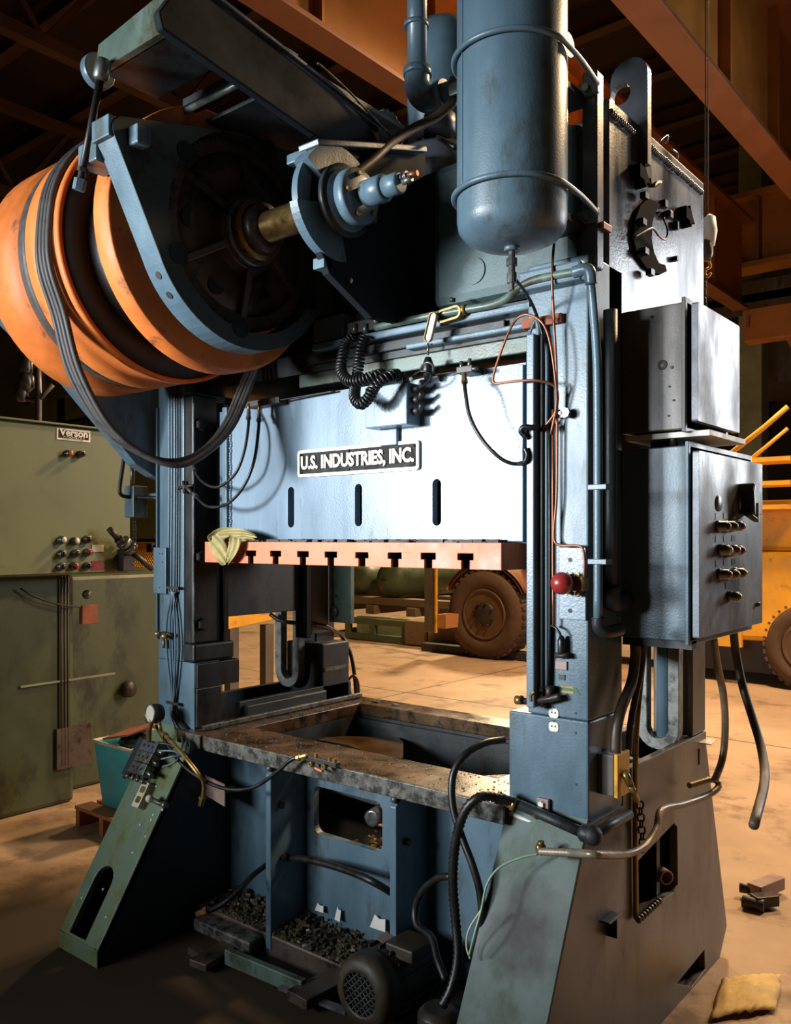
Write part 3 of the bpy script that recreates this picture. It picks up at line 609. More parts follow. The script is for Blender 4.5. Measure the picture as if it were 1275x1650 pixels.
# crown
obj('crown', B(XL0, XR1-.03, CRY, YB-.01, CRZ0+.02, CRZ1), DARKB, pr, .01)
cs_ = obj('crown_side_plate', B(XR1-.03, XR1, CRY, YB-.02, CRZ0-.02, CRZ1+.045), GREY, pr, .004)
mb = MB()
rnd = random.Random(2)
for k in range(60):
    y = CRY+.01+k*.0135
    if 2.68 < y < 2.78: continue
    mb.ball((XR1+.002, y, CRZ1+rnd.uniform(-.002, .002)), .011, 8)
obj('weld_bead', mb, GREY, cs_, kind='stuff')
obj('crown_panel', B(-1.80, -1.235, 2.40, 2.52, 2.50, 3.0), TEALP, pr, .035)
obj('round_boss', MB().cyl((-1.62, 2.405, 2.60), (-1.62, 2.395, 2.60), .045, 24), TEALP, pr)
obj('crown_panel', B(-3.0, -1.83, 2.46, 2.52, 2.50, 2.98), DARKB, pr, .01)
obj('crown_underside', B(XL1, XR0, 2.42, 3.3, 2.36, 2.44), DARKB, pr)
# ledges under the crown
obj('ledge', B(-2.35, XR0+.02, 2.36, 2.50, 2.425, 2.452), BLUE, pr, .006)
obj('ledge', B(-1.90, XR0+.02, 2.38, 2.50, 2.372, 2.392), BLUE, pr, .006)
obj('cross_beam', B(-2.5, XR0+.005, 2.44, 2.50, 2.31, 2.372), BLUEG, pr, .004)
obj('ledge', B(-2.42, -1.5, 2.40, 2.46, 2.385, 2.42), DARKB, pr, .004)
obj('column_cap', B(XR0-.005, XR1+.0, YF-.05, YF+.05, 2.47, 2.53), BLUE, pr, .008)
obj('column_cap', B(-1.40, -1.26, YF-.02, YF+.03, 2.36, 2.39), RUST, pr, .003)
obj('crown_lug_block', B(-2.38, -2.22, 2.40, 2.50, 2.47, 2.56), BLUE, pr, .004)
# lifting lug, front facing plate with a hole
lx0, lx1 = pY(984, 200, 2.62).x, pY(1043, 200, 2.62).x
LYY = pX(1030, 270, XR1).y+.0
lx0 = pY(984, 200, LYY).x; lx1 = pY(1044, 200, LYY).x; lz1 = pY(1012, 94, LYY).z; lz0 = pX(1052, 275, XR1).z-.02
r_ = (lx1-lx0)/2; xm = (lx0+lx1)/2
o = [(lx0, lz0), (lx1, lz0), (lx1, lz1-r_)]+[(xm+r_*math.cos(math.pi*k/14), lz1-r_+r_*math.sin(math.pi*k/14)) for k in range(1, 14)]+[(lx0, lz1-r_)]
hc = pY(1000, 152, LYY)
obj('lifting_lug', plateY(o, [circ(hc.x, hc.z, .036, 20)], LYY, .03), GREY, pr, .003)
# crown side details: black plate painting the shade inside the curved opening, star brackets
yc, zc = wx(1050, 378)
cres = [wx(*p) for p in ((1040, 320), (1027, 333), (1018, 357), (1016, 385), (1022, 412), (1038, 434), (1058, 444), (1070, 438), (1067, 428), (1057, 425), (1049, 408), (1045, 385), (1046, 360), (1052, 342), (1060, 331))][::-1]
dg = obj('side_recess', MB().plate(cres, [], (XR1+.012, 0, 0), (0, 1, 0), (0, 0, 1), .012), MATTBLK, pr)
for k in range(4): obj('recess_ring', MB().tube([Vector((XR1+.015+.008*k, yc+.125*math.cos(t), zc+.165*math.sin(t))) for t in [math.radians(88+k*3+6*j) for j in range(6)]], .006, 6, 2), BRASS, dg)
for j in range(5):
    t_ = math.radians(110+35*j); w = Vector((XR1+.013, yc-.03+.10*math.cos(t_), zc+.16*math.sin(t_))); obj('recess_tooth', MB().box(w.x, w.x+.02, w.y-.015, w.y+.015, w.z-.01, w.z+.01), BLACKP, dg)
for px, py in ((1024, 287), (1098, 352)):
    w = pX(px, py, XR1)
    st = [(-.05, .035), (-.005, .030), (.0, .05), (.02, .015), (.055, -.02), (.02, -.022), (.012, -.045), (-.012, -.02), (-.05, -.02)]
    obj('star_bracket', MB().plate([(w.y+a*.8, w.z+b*.8) for a, b in st], [], (XR1+.035, 0, 0), (0, 1, 0), (0, 0, 1), .035), MATTBLK, pr)
w = pX(1066, 330, XR1); obj('side_lug', B(XR1, XR1+.02, w.y-.012, w.y+.012, w.z-.012, w.z+.012), BLACKP, pr)
w = pX(1085, 365, XR1); obj('side_lug', B(XR1, XR1+.02, w.y-.006, w.y+.006, w.z-.014, w.z+.014), BLACKP, pr)
w = pX(1084, 418, XR1); obj('side_lug', B(XR1, XR1+.02, w.y-.008, w.y+.008, w.z-.008, w.z+.008), BLACKP, pr)
w = pX(1070, 348, XR1); obj('side_latch', B(XR1, XR1+.03, w.y-.015, w.y+.015, w.z-.012, w.z+.012), BLACKP, pr, .003)
obj('side_wire', MB().tube([pX(1069, 350, XR1+.03), pX(1076, 372, XR1+.03), pX(1072, 386, XR1+.03), pX(1062, 380, XR1+.03), pX(1052, 368, XR1+.03), pX(1040, 372, XR1+.03), pX(1022, 382, XR1+.02)], .0035, 6), BLACKR, pr)
for a, b in (((1090, 262), (1083, 240)), ((1074, 232), (1062, 228))):
    obj('top_ring', MB().tube([pX(a[0], a[1], XR1-.01), pX(a[0]+2, a[1]-14, XR1-.01), pX(b[0], b[1], XR1-.01)], .004, 6), GREY, pr)
# gibs on the inside of the left column
def bolt(parent, w, ax, r, h=.02):
    w = Vector(w); return obj('bolt', MB().lathe([(0, r), (h, r), (h*1.25, r*.8)], w, ax, 6, False), GIB, parent)
g = obj('gib', B(XL1, -3.09, 2.365, 2.50, 1.235, 2.34), GIB, pr, .006)
obj('gib_strip', B(-3.09, -3.086, 2.366, 2.371, 1.24, 2.3), STEEL, g)
obj('gib_strip', B(XL1, -3.10, 2.505, 2.525, 1.21, 2.32), BLUE, g, .003)
obj('gib_strip', B(XL1, -3.08, 2.53, 2.56, 1.17, 2.32), GIB, g, .004)
for px, py in ((325, 1006), (322, 897), (322, 685)): bolt(g, pX(px, py, -3.09), (1, 0, 0), .028)
gb = obj('gib_foot', B(XL1-.005, -3.07, 2.355, 2.585, 1.152, 1.234), GIB, pr, .012)
gp = obj('guide_plate', B(-3.14, -3.10, 2.57, 3.035, 1.34, 2.3), DARKB, pr, .004)
obj('rear_gib', B(-3.14, -3.06, 3.04, 3.075, 1.20, 2.3), ROUGHD, pr, .004)
obj('rear_gib', B(-3.14, -3.09, 3.105, 3.23, 1.215, 2.3), BROWNP, pr, .004)
q0, q1 = pY(530, 905, 3.24), pY(565, 1005, 3.24)
rp = obj('rear_plate', B(q0.x, q1.x, 3.24, 3.27, q1.z, 2.3), BLUEG, pr, .004)
w = pY(540, 985, 3.24); obj('boss', MB().lathe([(0, .028), (.015, .028), (.02, .022)], w, (0, -1, 0), 16), STEEL, rp); w = pY(542, 960, 3.24); obj('bolt_hole', MB().cyl(w, w+Vector((0, -.002, 0)), .008, 12), DARKTONE, rp)
# gib bar on the right column
gr = obj('gib', B(-1.360, -1.332, 2.30, 2.36, 1.18, 2.33), BLUE, pr, .004)
obj('gib_rib', B(-1.326, -1.316, 2.325, 2.36, 1.18, 2.33), GIB, gr, .003)
obj('gib_rear', B(XR0-.06, XR0, 2.48, 3.0, 1.3, 2.3), DARKB, pr, .004)
obj('gib', B(XR0-.02, XR0-.0, 2.44, 2.47, 1.2, 2.32), GIB, pr, .003)
# column welds and patch marks
obj('side_ledge', B(XL0, XL0+.01, YF-.012, YF, 1.24, 2.3), BLUE, pr)
p = pY(250, 882, YF-.02); q = pY(270, 957, YF-.02)
cb = obj('cover_plate', B(p.x, q.x, YF-.03, YF, q.z, p.z), BLUE, pr, .003)
for px, py in ((257, 892), (262, 892), (262, 906), (257, 947)): w = pY(px, py, YF-.03); obj('bolt_hole', MB().cyl(w, w+Vector((0, -.001, 0)), .004, 10), DARKTONE, cb)
# ---------------- bed
bd = obj('bed_slab', MB().plate([(XLB-.08, 2.31), (XRB+.0, 2.31), (XRB+.0, 3.42), (XLB-.08, 3.42)], [[(-2.91, 2.55), (-1.62, 2.55), (-1.62, 3.27), (-2.91, 3.27)]], (0, 0, .86), (1, 0, 0), (0, 1, 0), .055), BEDTOP, pr, .003)
obj('bed_edge', B(-2.93, XRB+.02, 2.296, 2.309, .80, .862), BEDEDGE, bd, .004)
obj('bed_edge', B(XLB-.0, -2.955, 2.296, 2.309, .80, .862), BEDEDGE, bd, .004)
obj('well_liner', B(-2.94, -2.91, 2.585, 3.27, .25, .804), DARKB, bd); obj('well_liner', B(-1.62, -1.59, 2.585, 3.27, .25, .804), DARKB, bd)
obj('well_liner', B(-2.94, -1.59, 3.27, 3.30, .35, .804), DARKB, bd); obj('well_lip', B(-2.91, -1.62, 3.25, 3.27, .76, .79), DARKB, bd)
obj('side_rail', B(XLB-.05, XLB+.03, 2.62, 3.15, .86, .93), DARKB, bd, .006)
obj('side_rail', B(XLB+.03, XLB+.05, 2.36, 3.40, .862, .885), BEDEDGE, bd, .004)
obj('well_floor', B(-2.91, -1.62, 2.585, 3.27, .25, .27), ROUGHD, bd)
mb = MB().plate([(pZ(a, b, .73).x, pZ(a, b, .73).y) for a, b in ((500, 1190), (555, 1186), (640, 1188), (650, 1195), (650, 1215), (648, 1222), (600, 1215), (560, 1200))][::-1], [], (0, 0, .73), (1, 0, 0), (0, 1, 0), .01)
obj('oily_tray', mb, OIL, bd, .003)
mb = MB().plate([(-1.95, 2.54), (-1.60, 2.54), (-1.60, 2.85), (-1.75, 2.80)], [], (0, 0, .80), (1, 0, 0), (0, 1, 0), .04)
obj('oily_ledge', mb, OIL, bd, .004)
for i, (px, py) in enumerate(((608, 1130), (638, 1137), (606, 1132))):
    w = pZ(px, py, .86); obj('chip', MB().box(w.x-.02, w.x+.02, w.y-.01, w.y+.01, .86, .868), BEDEDGE, bd)
mb = MB(); rnd = random.Random(5)
for k in range(420):
    x = rnd.uniform(-2.9, -1.5); y = rnd.uniform(2.32, 2.54); s_ = rnd.uniform(.001, .0035)
    if rnd.random() < .35: x = rnd.uniform(-3.0, -2.92); y = rnd.uniform(2.45, 3.3)
    mb.box(x-s_, x+s_, y-s_*.8, y+s_*.8, .8605, .8605+s_*.8)
solo('metal_chips', mb, BEDEDGE, 'fine metal chips scattered over the oily bed top', 'chips', kind='stuff')
# apron below the bed
p = pY(505, 1265, 2.55); q = pY(617, 1378, 2.55)
ap = obj('apron', plateY([(XLB, .10), (XRB, .10), (XRB, .805), (XLB, .805)], [rrect(-2.525, -2.15, .475, .672, .035)[::-1]], 2.55, .03), BLUE, pr)
for x in (-2.59, -1.937):
    rb = obj('rib', MB().plate([(2.355, .04), (2.55, .04), (2.55, .805), (2.42, .805), (2.355, .745)], [], (x+.014, 0, 0), (0, 1, 0), (0, 0, 1), .028), BLUE, pr, .004)
    obj('rib_weld', MB().tube([(x, 2.357, .76), (x, 2.38, .79), (x, 2.42, .804)], .012, 6, 3), BEDEDGE, rb)
for px, py, X in ((453, 1297, -2.575), (455, 1382, -2.575), (655, 1356, -1.922)):
    w = pX(px, py, X); bolt(pr, w, (1, 0, 0), .014, .012)
obj('base_beam', B(XLB, XRB, 2.36, 2.62, 0, .10), CAST, pr, .01)
obj('base_sill', B(-2.98, -2.62, 2.28, 2.36, .03, .085), BEDEDGE, pr, .01)
# things inside the window
obj('inner_pipe', MB().cyl((-2.75, 2.66, .655), (-2.02, 2.66, .625), .024), STEEL, pr)
obj('air_cylinder', MB().lathe([(0, .022), (.0, .034), (.12, .034), (.12, .02), (.3, .02)], (-2.235, 2.585, .585), (-.2, 1, 0), 18), STEEL, pr)
obj('window_shelf', B(-2.9, -1.7, 2.585, 2.95, .36, .40), ROUGHD, pr)
mb = MB(); rnd = random.Random(77)
for k in range(220):
    x = -2.14-abs(rnd.gauss(0, .13)); y = rnd.uniform(2.60, 2.90); s_ = rnd.uniform(.004, .012); h = .40+max(0, .08+(x+2.14)*.28)*rnd.random()*1.2
    mb.box(-s_, s_, -s_, s_, -.003, .005, Matrix.Translation((x, y, h)) @ Matrix.Rotation(rnd.uniform(0, 3), 4, 'Z') @ Matrix.Rotation(rnd.uniform(-.6, .6), 4, 'X'))
obj('scrap_pile', mb, BRASS, pr, kind='stuff')
obj('air_line', MB().tube([(-2.2, 2.60, .64), (-2.16, 2.6, .62), (-2.17, 2.6, .57), (-2.22, 2.6, .56)], .008, 6), COPPER, pr)
# mauve tag plate under the bed at left
p = pY(326, 1247, 2.40); q = pY(362, 1300, 2.40)
obj('tag_bracket', MB().plate([(p.x, q.z+.03), (q.x, q.z), (q.x, p.z-.02), (p.x, p.z)], [], (0, 2.40, 0), (1, 0, 0), (0, 0, 1), .006), PINK, pr)
obj('tag_arm', B(p.x+.02, p.x+.05, 2.406, 2.55, p.z-.10, p.z-.07), PINK, pr)
# slides tab brackets on the right cheek
w = pX(975, 1492, XR1); obj('step_bracket', B(XR1, XR1+.035, w.y+.01, w.y+.016, w.z-.035, w.z+.025).box(XR1, XR1+.035, w.y-.04, w.y+.05, w.z+.025, w.z+.031), DARKB, pr, .003)
w = pX(1133, 1196, XR1); obj('bent_tab', MB().plate([(w.y-.05, XR1-.01), (w.y+.03, XR1-.01), (w.y+.05, XR1+.035), (w.y-.05, XR1+.05)], [], (0, 0, w.z+.005), (0, 1, 0), (1, 0, 0), .004), WHITE, pr)
w = pX(1133, 1203, XR1); obj('bent_tab_leg', B(XR1, XR1+.004, w.y-.05, w.y-.04, w.z-.06, w.z), DARKTONE, pr)
w = pX(1070, 1411, XR1-.02)
obj('round_tube', MB().lathe([(-.25, .026), (.02, .026), (.02, .020), (-.25, .020)], w, (.75, -.55, -.0), 24), PINK, pr)
obj('window_shelf', B(XR1-.22, XR1-.03, w.y-.2, w.y+.1, w.z-.10, w.z-.07), CAST, pr)
mb = MB(); a = pX(1029, 1482, XR1+.02); b = pX(1062, 1452, XR1+.02)
for k in range(9):
    c = a.lerp(b, k/8); mb.lathe([(-.006, .008), (0, .013), (.006, .008)], c, b-a, 10)
obj('threaded_bolt', mb, STEEL, pr)
# top-of-block cock plate and column fittings
w = pY(905, 940, YF)
# ================================================================== SLIDE
sl = thing('press_slide', 'pale blue-grey press slide with three slots and an orange T-slotted plate below', 'slide', (-2.17, 2.6, 1.6))
def sp(px, py, Y=2.42): v = pY(px, py, Y); return (v.x, v.z)
holes = []
for px0, px1, py0, py1 in ((464, 474, 785, 850), (572, 583.5, 780, 848), (697, 711, 772, 847)):
    a = sp(px0, py0); b = sp(px1, py1); holes.append(rrect(a[0], b[0], b[1], a[1], (b[0]-a[0])/2-.0005, 6))
a = sp(848, 590)
obj('face_plate', plateY([(-2.91, 1.685), (-1.432, 1.685), (-1.432, 2.272), (-2.91, 2.272)], holes, 2.42, .03), SLIDEP, sl, .004)
obj('body', B(-2.905, -1.44, 2.56, 2.98, 1.69, 2.265), DARKB, sl)
obj('wing', B(-3.00, -2.965, 2.44, 2.50, 1.69, 2.26), BLUE, sl, .003)
obj('wing_web', B(-2.965, -2.93, 2.47, 2.50, 1.69, 2.26), ROUGHD, sl)
obj('edge_rib', B(-2.935, -2.905, 2.40, 2.43, 1.69, 2.27), BLUE, sl, .004); obj('edge_rib', B(-1.452, -1.433, 2.405, 2.42, 1.69, 2.265), SLIDEP, sl, .003)
rnd = random.Random(9); mb = MB()
for k in range(50): mb.ball((-2.897+rnd.uniform(-.003, .003), 2.418, 1.71+k*.0112), .007, 6)
obj('weld_bead', mb, SLIDEP, sl, kind='stuff')
# T-slot plate
x0, x1, z0, z1 = -2.925, -1.449, 1.600, 1.687
o = [(x0, z0)]
for px in (404, 444, 488, 533, 583, 636, 690, 750):
    c = pY(px, 900, 2.30).x; o += [(c-.016, z0), (c-.016, z0+.030), (c-.031, z0+.030), (c-.031, z0+.052), (c+.031, z0+.052), (c+.031, z0+.030), (c+.016, z0+.030), (c+.016, z0)]
o += [(x1, z0), (x1, z1), (x0, z1)]
tp = obj('t_slot_plate', plateY(o, [], 2.30, .012), TPLATE, sl, .002, label='orange T-slotted plate')
obj('shaded_plate_body', plateY([(a_*1.0 if abs(a_-x1) > 1e-6 else x1-.008, b_) for a_, b_ in o], [], 2.3121, .69), ROUGHD, tp)  # plate body coloured dark to paint the shade inside the slots
obj('plate_end', B(x1-.0079, x1, 2.3121, 3.0, z0, z1), TPLATE, tp)
# nameplate
t = thing('nameplate', 'cast nameplate reading U.S. INDUSTRIES, INC. on the slide face', 'nameplate', (-2.17, 2.41, 1.945))
n0, n1, nz0, nz1 = -2.476, -1.862, 1.945, 2.052
obj('plate_back', plateY(rrect(n0+.004, n1-.004, nz0+.004, nz1-.004, .010), [], 2.412, .009), SIGNB, t)
obj('raised_rim', plateY(rrect(n0, n1, nz0, nz1, .014), [rrect(n0+.012, n1-.012, nz0+.012, nz1-.012, .006)], 2.408, .012), SIGNS, t, .001)
obj('lettering', text_mesh('U.S. INDUSTRIES, INC.', .070, .003, ((n0+n1)/2, 2.409, (nz0+nz1)/2), (1, 0, 0), (0, 0, 1), .845, .0024), SIGNS, t)
for x, z in ((n0+.02, nz1-.02), (n0+.02, nz0+.02), (n1-.02, nz1-.02), (n1-.02, nz0+.02), ((n0+n1)/2-.03, nz1-.017), ((n0+n1)/2-.03, nz0+.017)):
    obj('rivet', MB().ball((x, 2.411, z), .005, 8), SIGNB, t)
# rags and debris on the plate
def rag():
    rnd = random.Random(4); mb = MB()
    return mb
def cloth(outline_path, w, th, seed, name, m, label, cat, n=14):
    """strip of cloth following a path; w = half width list"""
    rnd = random.Random(seed); mb = MB(); P = [Vector(p) for p in outline_path]; vs = []; K = 9
    for i, p in enumerate(P):
        t_ = (P[min(i+1, len(P)-1)]-P[max(i-1, 0)]).normalized(); s_ = t_.cross(Vector((0, -1, .2))).normalized(); nn = t_.cross(s_)
        for k in range(K):
            f = k/(K-1)*2-1
            vs.append(p+s_*(f*w[i])+nn*(th*math.sin(f*7+i*.9+seed)+rnd.uniform(-.3, .3)*th))
    fs = [(i*K+k, i*K+k+1, (i+1)*K+k+1, (i+1)*K+k) for i in range(len(P)-1) for k in range(K-1)]
    mb.add(vs, fs, True); o = solo(name, mb, m, label, cat)
    md = o.modifiers.new('s', 'SOLIDIFY'); md.thickness = .004; md = o.modifiers.new('ss', 'SUBSURF'); md.levels = md.render_levels = 2; return o
Q = lambda px, py, Y: pY(px, py, Y)
mbp = [Q(340, 868, 2.27), Q(350, 880, 2.27), Q(360, 896, 2.275), Q(366, 908, 2.28)]
t = thing('yellow_rag', 'crumpled yellowish rag draped over the left end of the orange plate', 'rag', Q(365, 905, 2.27))
def clothpart(path, w, th, seed):
    o = cloth(path, w, th, seed, 'fold', RAG, None, None); loc = o.location.copy(); o.parent = t; o.location = loc-t.location
    for k_ in ('label', 'category'):
        if k_ in o: del o[k_]
clothpart(mbp, [.035, .04, .035, .02], .010, 1)
clothpart([Q(380, 866, 2.27), Q(379, 880, 2.268), Q(371, 895, 2.27), Q(366, 906, 2.278)], [.035, .035, .03, .015], .010, 3)
clothpart([Q(336, 870, 2.29), Q(352, 861, 2.33), Q(370, 862, 2.33), Q(392, 862, 2.33), Q(412, 866, 2.33)], [.012, .028, .032, .026, .012], .012, 5)
mb = MB(); rnd = random.Random(11)
for k in range(150):
    px = rnd.uniform(410, 805); w = pY(px, 871, 2.33+rnd.uniform(0, .05)); s_ = rnd.uniform(.008, .03); h = rnd.uniform(.003, .012)
    mb.box(w.x-s_, w.x+s_, w.y-.012, w.y+.012, 1.687, 1.687+h)
solo('plate_debris', mb, DARKTONE, 'black greasy scraps lying along the top of the orange plate', 'debris', kind='stuff')
for i, (px0, px1, h, lab) in enumerate(((446, 488, .055, 'curled black rubber flap standing on the orange plate near its left half'), (765, 795, .03, 'small black lump on the orange plate toward its right end'), (585, 680, .022, 'long flat black rubber strip on the middle of the orange plate'))):
    a = pY(px0, 871, 2.35); b = pY(px1, 871, 2.35)
    solo('rubber_flap', MB().plate([(a.x, 1.688), (b.x, 1.688), (b.x, 1.688+h), ((a.x+b.x)/2, 1.688+h*.75), (a.x+.02, 1.70)], [], (0, 2.35, 0), (1, 0, 0), (0, .15, 1), .012), DARKTONE, lab, 'scrap', bevel=.002)
# small box on the slide
t = thing('slide_junction_box', 'square blue-grey box on the slide face with the coiled cords', 'box', (-1.95, 2.37, 2.1))
bx0, bx1, bz0, bz1 = pY(588, 690, 2.34).x, pY(656, 690, 2.34).x, 2.10, 2.248
obj('box_body', B(bx0, bx1, 2.34, 2.418, bz0, bz1), SLIDEP, t, .005)
obj('gland', MB().cyl((bx1-.02, 2.36, bz1), (bx1-.02, 2.36, bz1+.02), .014), STEEL, t)
for dz in (-.012, -.05, -.09): obj('gland', MB().cyl((bx1, 2.375, bz1+dz-.01), (bx1+.03, 2.375, bz1+dz-.01), .013, 12).cyl((bx1+.03, 2.375, bz1+dz-.01), (bx1+.05, 2.36, bz1+dz+.01), .009, 10), HUBM, t)
obj('stub', B(bx0+.02, bx0+.10, 2.40, 2.42, bz0-.06, bz0), SLIDEP, t, .003)
def coil(pts, R, r, pitch, name, label, group=None):
    c = MB(); P = [Vector(p) for p in pts]; Q_ = []
    n = len(P)
    for i in range(n-1):
        a = P[i-1] if i else P[0]*2-P[1]; b = P[i]; c2 = P[i+1]; d = P[i+2] if i+2 < n else P[i+1]*2-P[i]
        for k in range(20):
            t = k/20; Q_.append(.5*((2*b)+(c2-a)*t+(2*a-5*b+4*c2-d)*t*t+(3*b-a-3*c2+d)*t**3))
    Q_.append(P[-1]); tot = [0]
    for i in range(1, len(Q_)): tot.append(tot[-1]+(Q_[i]-Q_[i-1]).length)
    turns = tot[-1]/pitch; N = int(turns*14); out = []; j = 0; prev = None
    for k in range(N+1):
        L = tot[-1]*k/N
        while j < len(tot)-2 and tot[j+1] < L: j += 1
        f = (L-tot[j])/max(1e-9, tot[j+1]-tot[j]); p = Q_[j].lerp(Q_[j+1], f); tg = (Q_[j+1]-Q_[j]).normalized()
        if prev is None: h = Vector((0, 1, 0)); e = (h-tg*h.dot(tg)).normalized()
        else: e = (prev-tg*prev.dot(tg)).normalized()
        prev = e; g_ = tg.cross(e); an = 2*math.pi*L/pitch; out.append(p+(e*math.cos(an)+g_*math.sin(an))*R)
    c.tube(out, r, 7, 1)
    return solo(name, c, BLACKR, label, 'cord', group)
coil([Q(571, 540, 2.33), Q(558, 553, 2.32), Q(553, 575, 2.30), Q(550, 596, 2.29), Q(560, 612, 2.28), Q(580, 613, 2.28), Q(603, 606, 2.30), Q(618, 603, 2.34)], .017, .0048, .0125, 'coiled_cord', 'upper black coiled cord sagging below the crown ledge', 'coiled cords')
coil([Q(590, 540, 2.34), Q(582, 560, 2.335), Q(578, 590, 2.335), Q(574, 615, 2.32), Q(572, 640, 2.26), Q(582, 651, 2.25), Q(595, 640, 2.25), Q(606, 620, 2.25), Q(625, 607, 2.27), Q(640, 604, 2.31), Q(648, 611, 2.33)], .017, .0048, .0125, 'coiled_cord', 'lower black coiled cord looping up onto the slide box', 'coiled cords')
t = thing('cord_terminal', 'small dark terminal with two steel glands under the crown ledge', 'terminal', Q(585, 530, 2.36))
w = Q(585, 527, 2.37); obj('terminal_body', B(w.x-.07, w.x+.07, 2.36, 2.41, w.z-.02, w.z+.025), HUBM, t, .004)
for px in (572, 589): w = Q(px, 522, 2.355); obj('gland', MB().cyl(w, w-UP*.035, .010, 12), STEEL, t)
w = Q(606, 517, 2.35); obj('gland', MB().ball(w, .012), STEEL, t)
# conduit along the crown ledge with the looped metal covers
t = thing('crown_conduit', 'painted conduit along the crown ledge with an open fitting', 'conduit', Q(720, 505, 2.34))
obj('pipe', MB().tube([Q(606, 528, 2.36), Q(640, 520, 2.35), Q(700, 508, 2.35), Q(745, 500, 2.35), Q(790, 492, 2.35), Q(815, 482, 2.34), Q(835, 465, 2.32), Q(860, 452, 2.31), Q(900, 443, 2.31), Q(940, 436, 2.31)], .013, 12), BLUEG, t)
obj('coupling', MB().cyl(Q(744, 501, 2.35), Q(752, 499, 2.35), .018, 16), BRASS, t)
a = Q(703, 512, 2.33); b = Q(742, 500, 2.33)
ring = lambda w, h, n=6: rrect(-w/2, w/2, -h/2, h/2, min(w, h)/2-.0005, n)
mid = (a+b)/2; u = (b-a).normalized(); v = u.cross(Vector((0, 1, 0))); v = -v if v.z < 0 else v
L_ = (b-a).length
obj('open_body', MB().plate(ring(L_, .045), [ring(L_-.014, .031)], mid, u, v, .03), BRASS, t)
obj('bolt', MB().cyl(Q(729, 486, 2.35), Q(730, 480, 2.35), .010, 8), HUBM, t)
a = Q(700, 503, 2.32); b = Q(689, 551, 2.32); mid = (a+b)/2; v = (a-b).normalized(); u = Vector((0, 1, 0)).cross(v)*1; L_ = (a-b).length
cvp = obj('hanging_cover', MB().plate(ring(.032, L_), [], mid, u if u.x > 0 else -u, v, .006), SIGNS, t, .001)
obj('cover_edge', MB().tube([mid+(u if u.x > 0 else -u)*p[0]+v*p[1]+Vector((0, -.004, 0)) for p in ring(.030, L_-.002, 4)], .0025, 6, 1, True), BRASS, t)
t = thing('cord_grip', 'black cord grip with a wire loop hanging beside the slide box', 'cord grip', Q(690, 580, 2.36))
obj('stem', MB().cyl(Q(690, 553, 2.37), Q(690, 572, 2.37), .004, 8), STEEL, t)
obj('grip_body', MB().lathe([(-.06, .012), (-.03, .022), (.0, .018), (.02, .010)], Q(690, 585, 2.37), (0, 0, 1), 14), BLACKP, t)
obj('ring', MB().tube([Q(680, 590, 2.36), Q(689, 584, 2.35), Q(698, 589, 2.36), Q(697, 600, 2.37), Q(688, 603, 2.37), Q(680, 598, 2.37)], .0045, 7, 4, True), STEEL, t)
obj('wire', MB().tube([Q(664, 612, 2.36), Q(668, 603, 2.34), Q(680, 598, 2.33), Q(694, 603, 2.34), Q(690, 615, 2.35), Q(678, 625, 2.37), Q(672, 632, 2.385)], .0035, 6), BLACKR, t)
obj('wire', MB().tube([Q(664, 612, 2.35), Q(700, 604, 2.38), Q(745, 598, 2.40)], .0025, 6), BLACKR, t)
obj('ball_end', MB().ball(Q(663, 611, 2.34), .008), WHITE, t)
# hoses on the slide
def hose(name, pts, r, m, label, ends=(), group=None, rib=None, cat='hose', seg=10, fit=None):
    """pts: (px, py, ('X'|'Y'|'Z', value))"""
    P = [(pY if a == 'Y' else pX if a == 'X' else pZ)(px, py, v_) for px, py, a, v_ in pts]
    t = thing(name, label, cat, P[0], group)
    obj('tube', MB().tube(P, r, seg, 6, rib=rib), m, t)
    fm = fit or BRASS
    if 0 in ends: d = (P[1]-P[0]).normalized(); obj('fitting', MB().lathe([(-.005, r*1.3), (.022, r*1.3), (.024, r*1.7), (.036, r*1.7)], P[0], d, 8, False), fm, t)
    if 1 in ends: d = (P[-2]-P[-1]).normalized(); obj('fitting', MB().lathe([(-.005, r*1.3), (.022, r*1.3), (.024, r*1.7), (.036, r*1.7)], P[-1], d, 8, False), fm, t)
    return t
t = hose('slide_hose', [(748, 604, 'Y', 2.34), (750, 630, 'Y', 2.31), (757, 670, 'Y', 2.30), (775, 705, 'Y', 2.30), (800, 733, 'Y', 2.31), (822, 746, 'Y', 2.33), (848, 748, 'Y', 2.36)], .0065, BLACKR, 'black hose hanging from the slide top to the right gib', (0,), 'hoses on the slide face')
w = Q(757, 597, 2.38)
obj('manifold', B(w.x-.035, w.x+.03, 2.35, 2.418, w.z-.012, w.z+.012), HUBM, t, .003)
obj('nipple', MB().cyl(w+Vector((-.02, -.02, 0)), w+Vector((-.02, -.02, .03)), .006).cyl(w+Vector((.01, -.02, 0)), w+Vector((.015, -.02, .035)), .006).cyl(w+Vector((.01, -.02, 0)), w+Vector((.05, -.03, -.004)), .006), STEEL, t)
t = hose('slide_hose', [(401, 664, 'Y', 2.37), (400, 690, 'Y', 2.34), (393, 730, 'Y', 2.32), (378, 765, 'Y', 2.31), (350, 785, 'Y', 2.31), (325, 775, 'Y', 2.33), (311, 752, 'Y', 2.36)], .0065, BLACKR, 'inner black hose looping left off the slide to the left gib', (0, 1), 'hoses on the slide face', fit=STEEL)
t = hose('slide_hose', [(418, 668, 'Y', 2.37), (416, 700, 'Y', 2.33), (409, 745, 'Y', 2.30), (392, 785, 'Y', 2.29), (366, 812, 'Y', 2.29), (335, 816, 'Y', 2.30), (312, 796, 'Y', 2.34)], .0065, BLACKR, 'outer black hose looping left off the slide, lowest of the pair', (0, 1), 'hoses on the slide face', fit=STEEL)
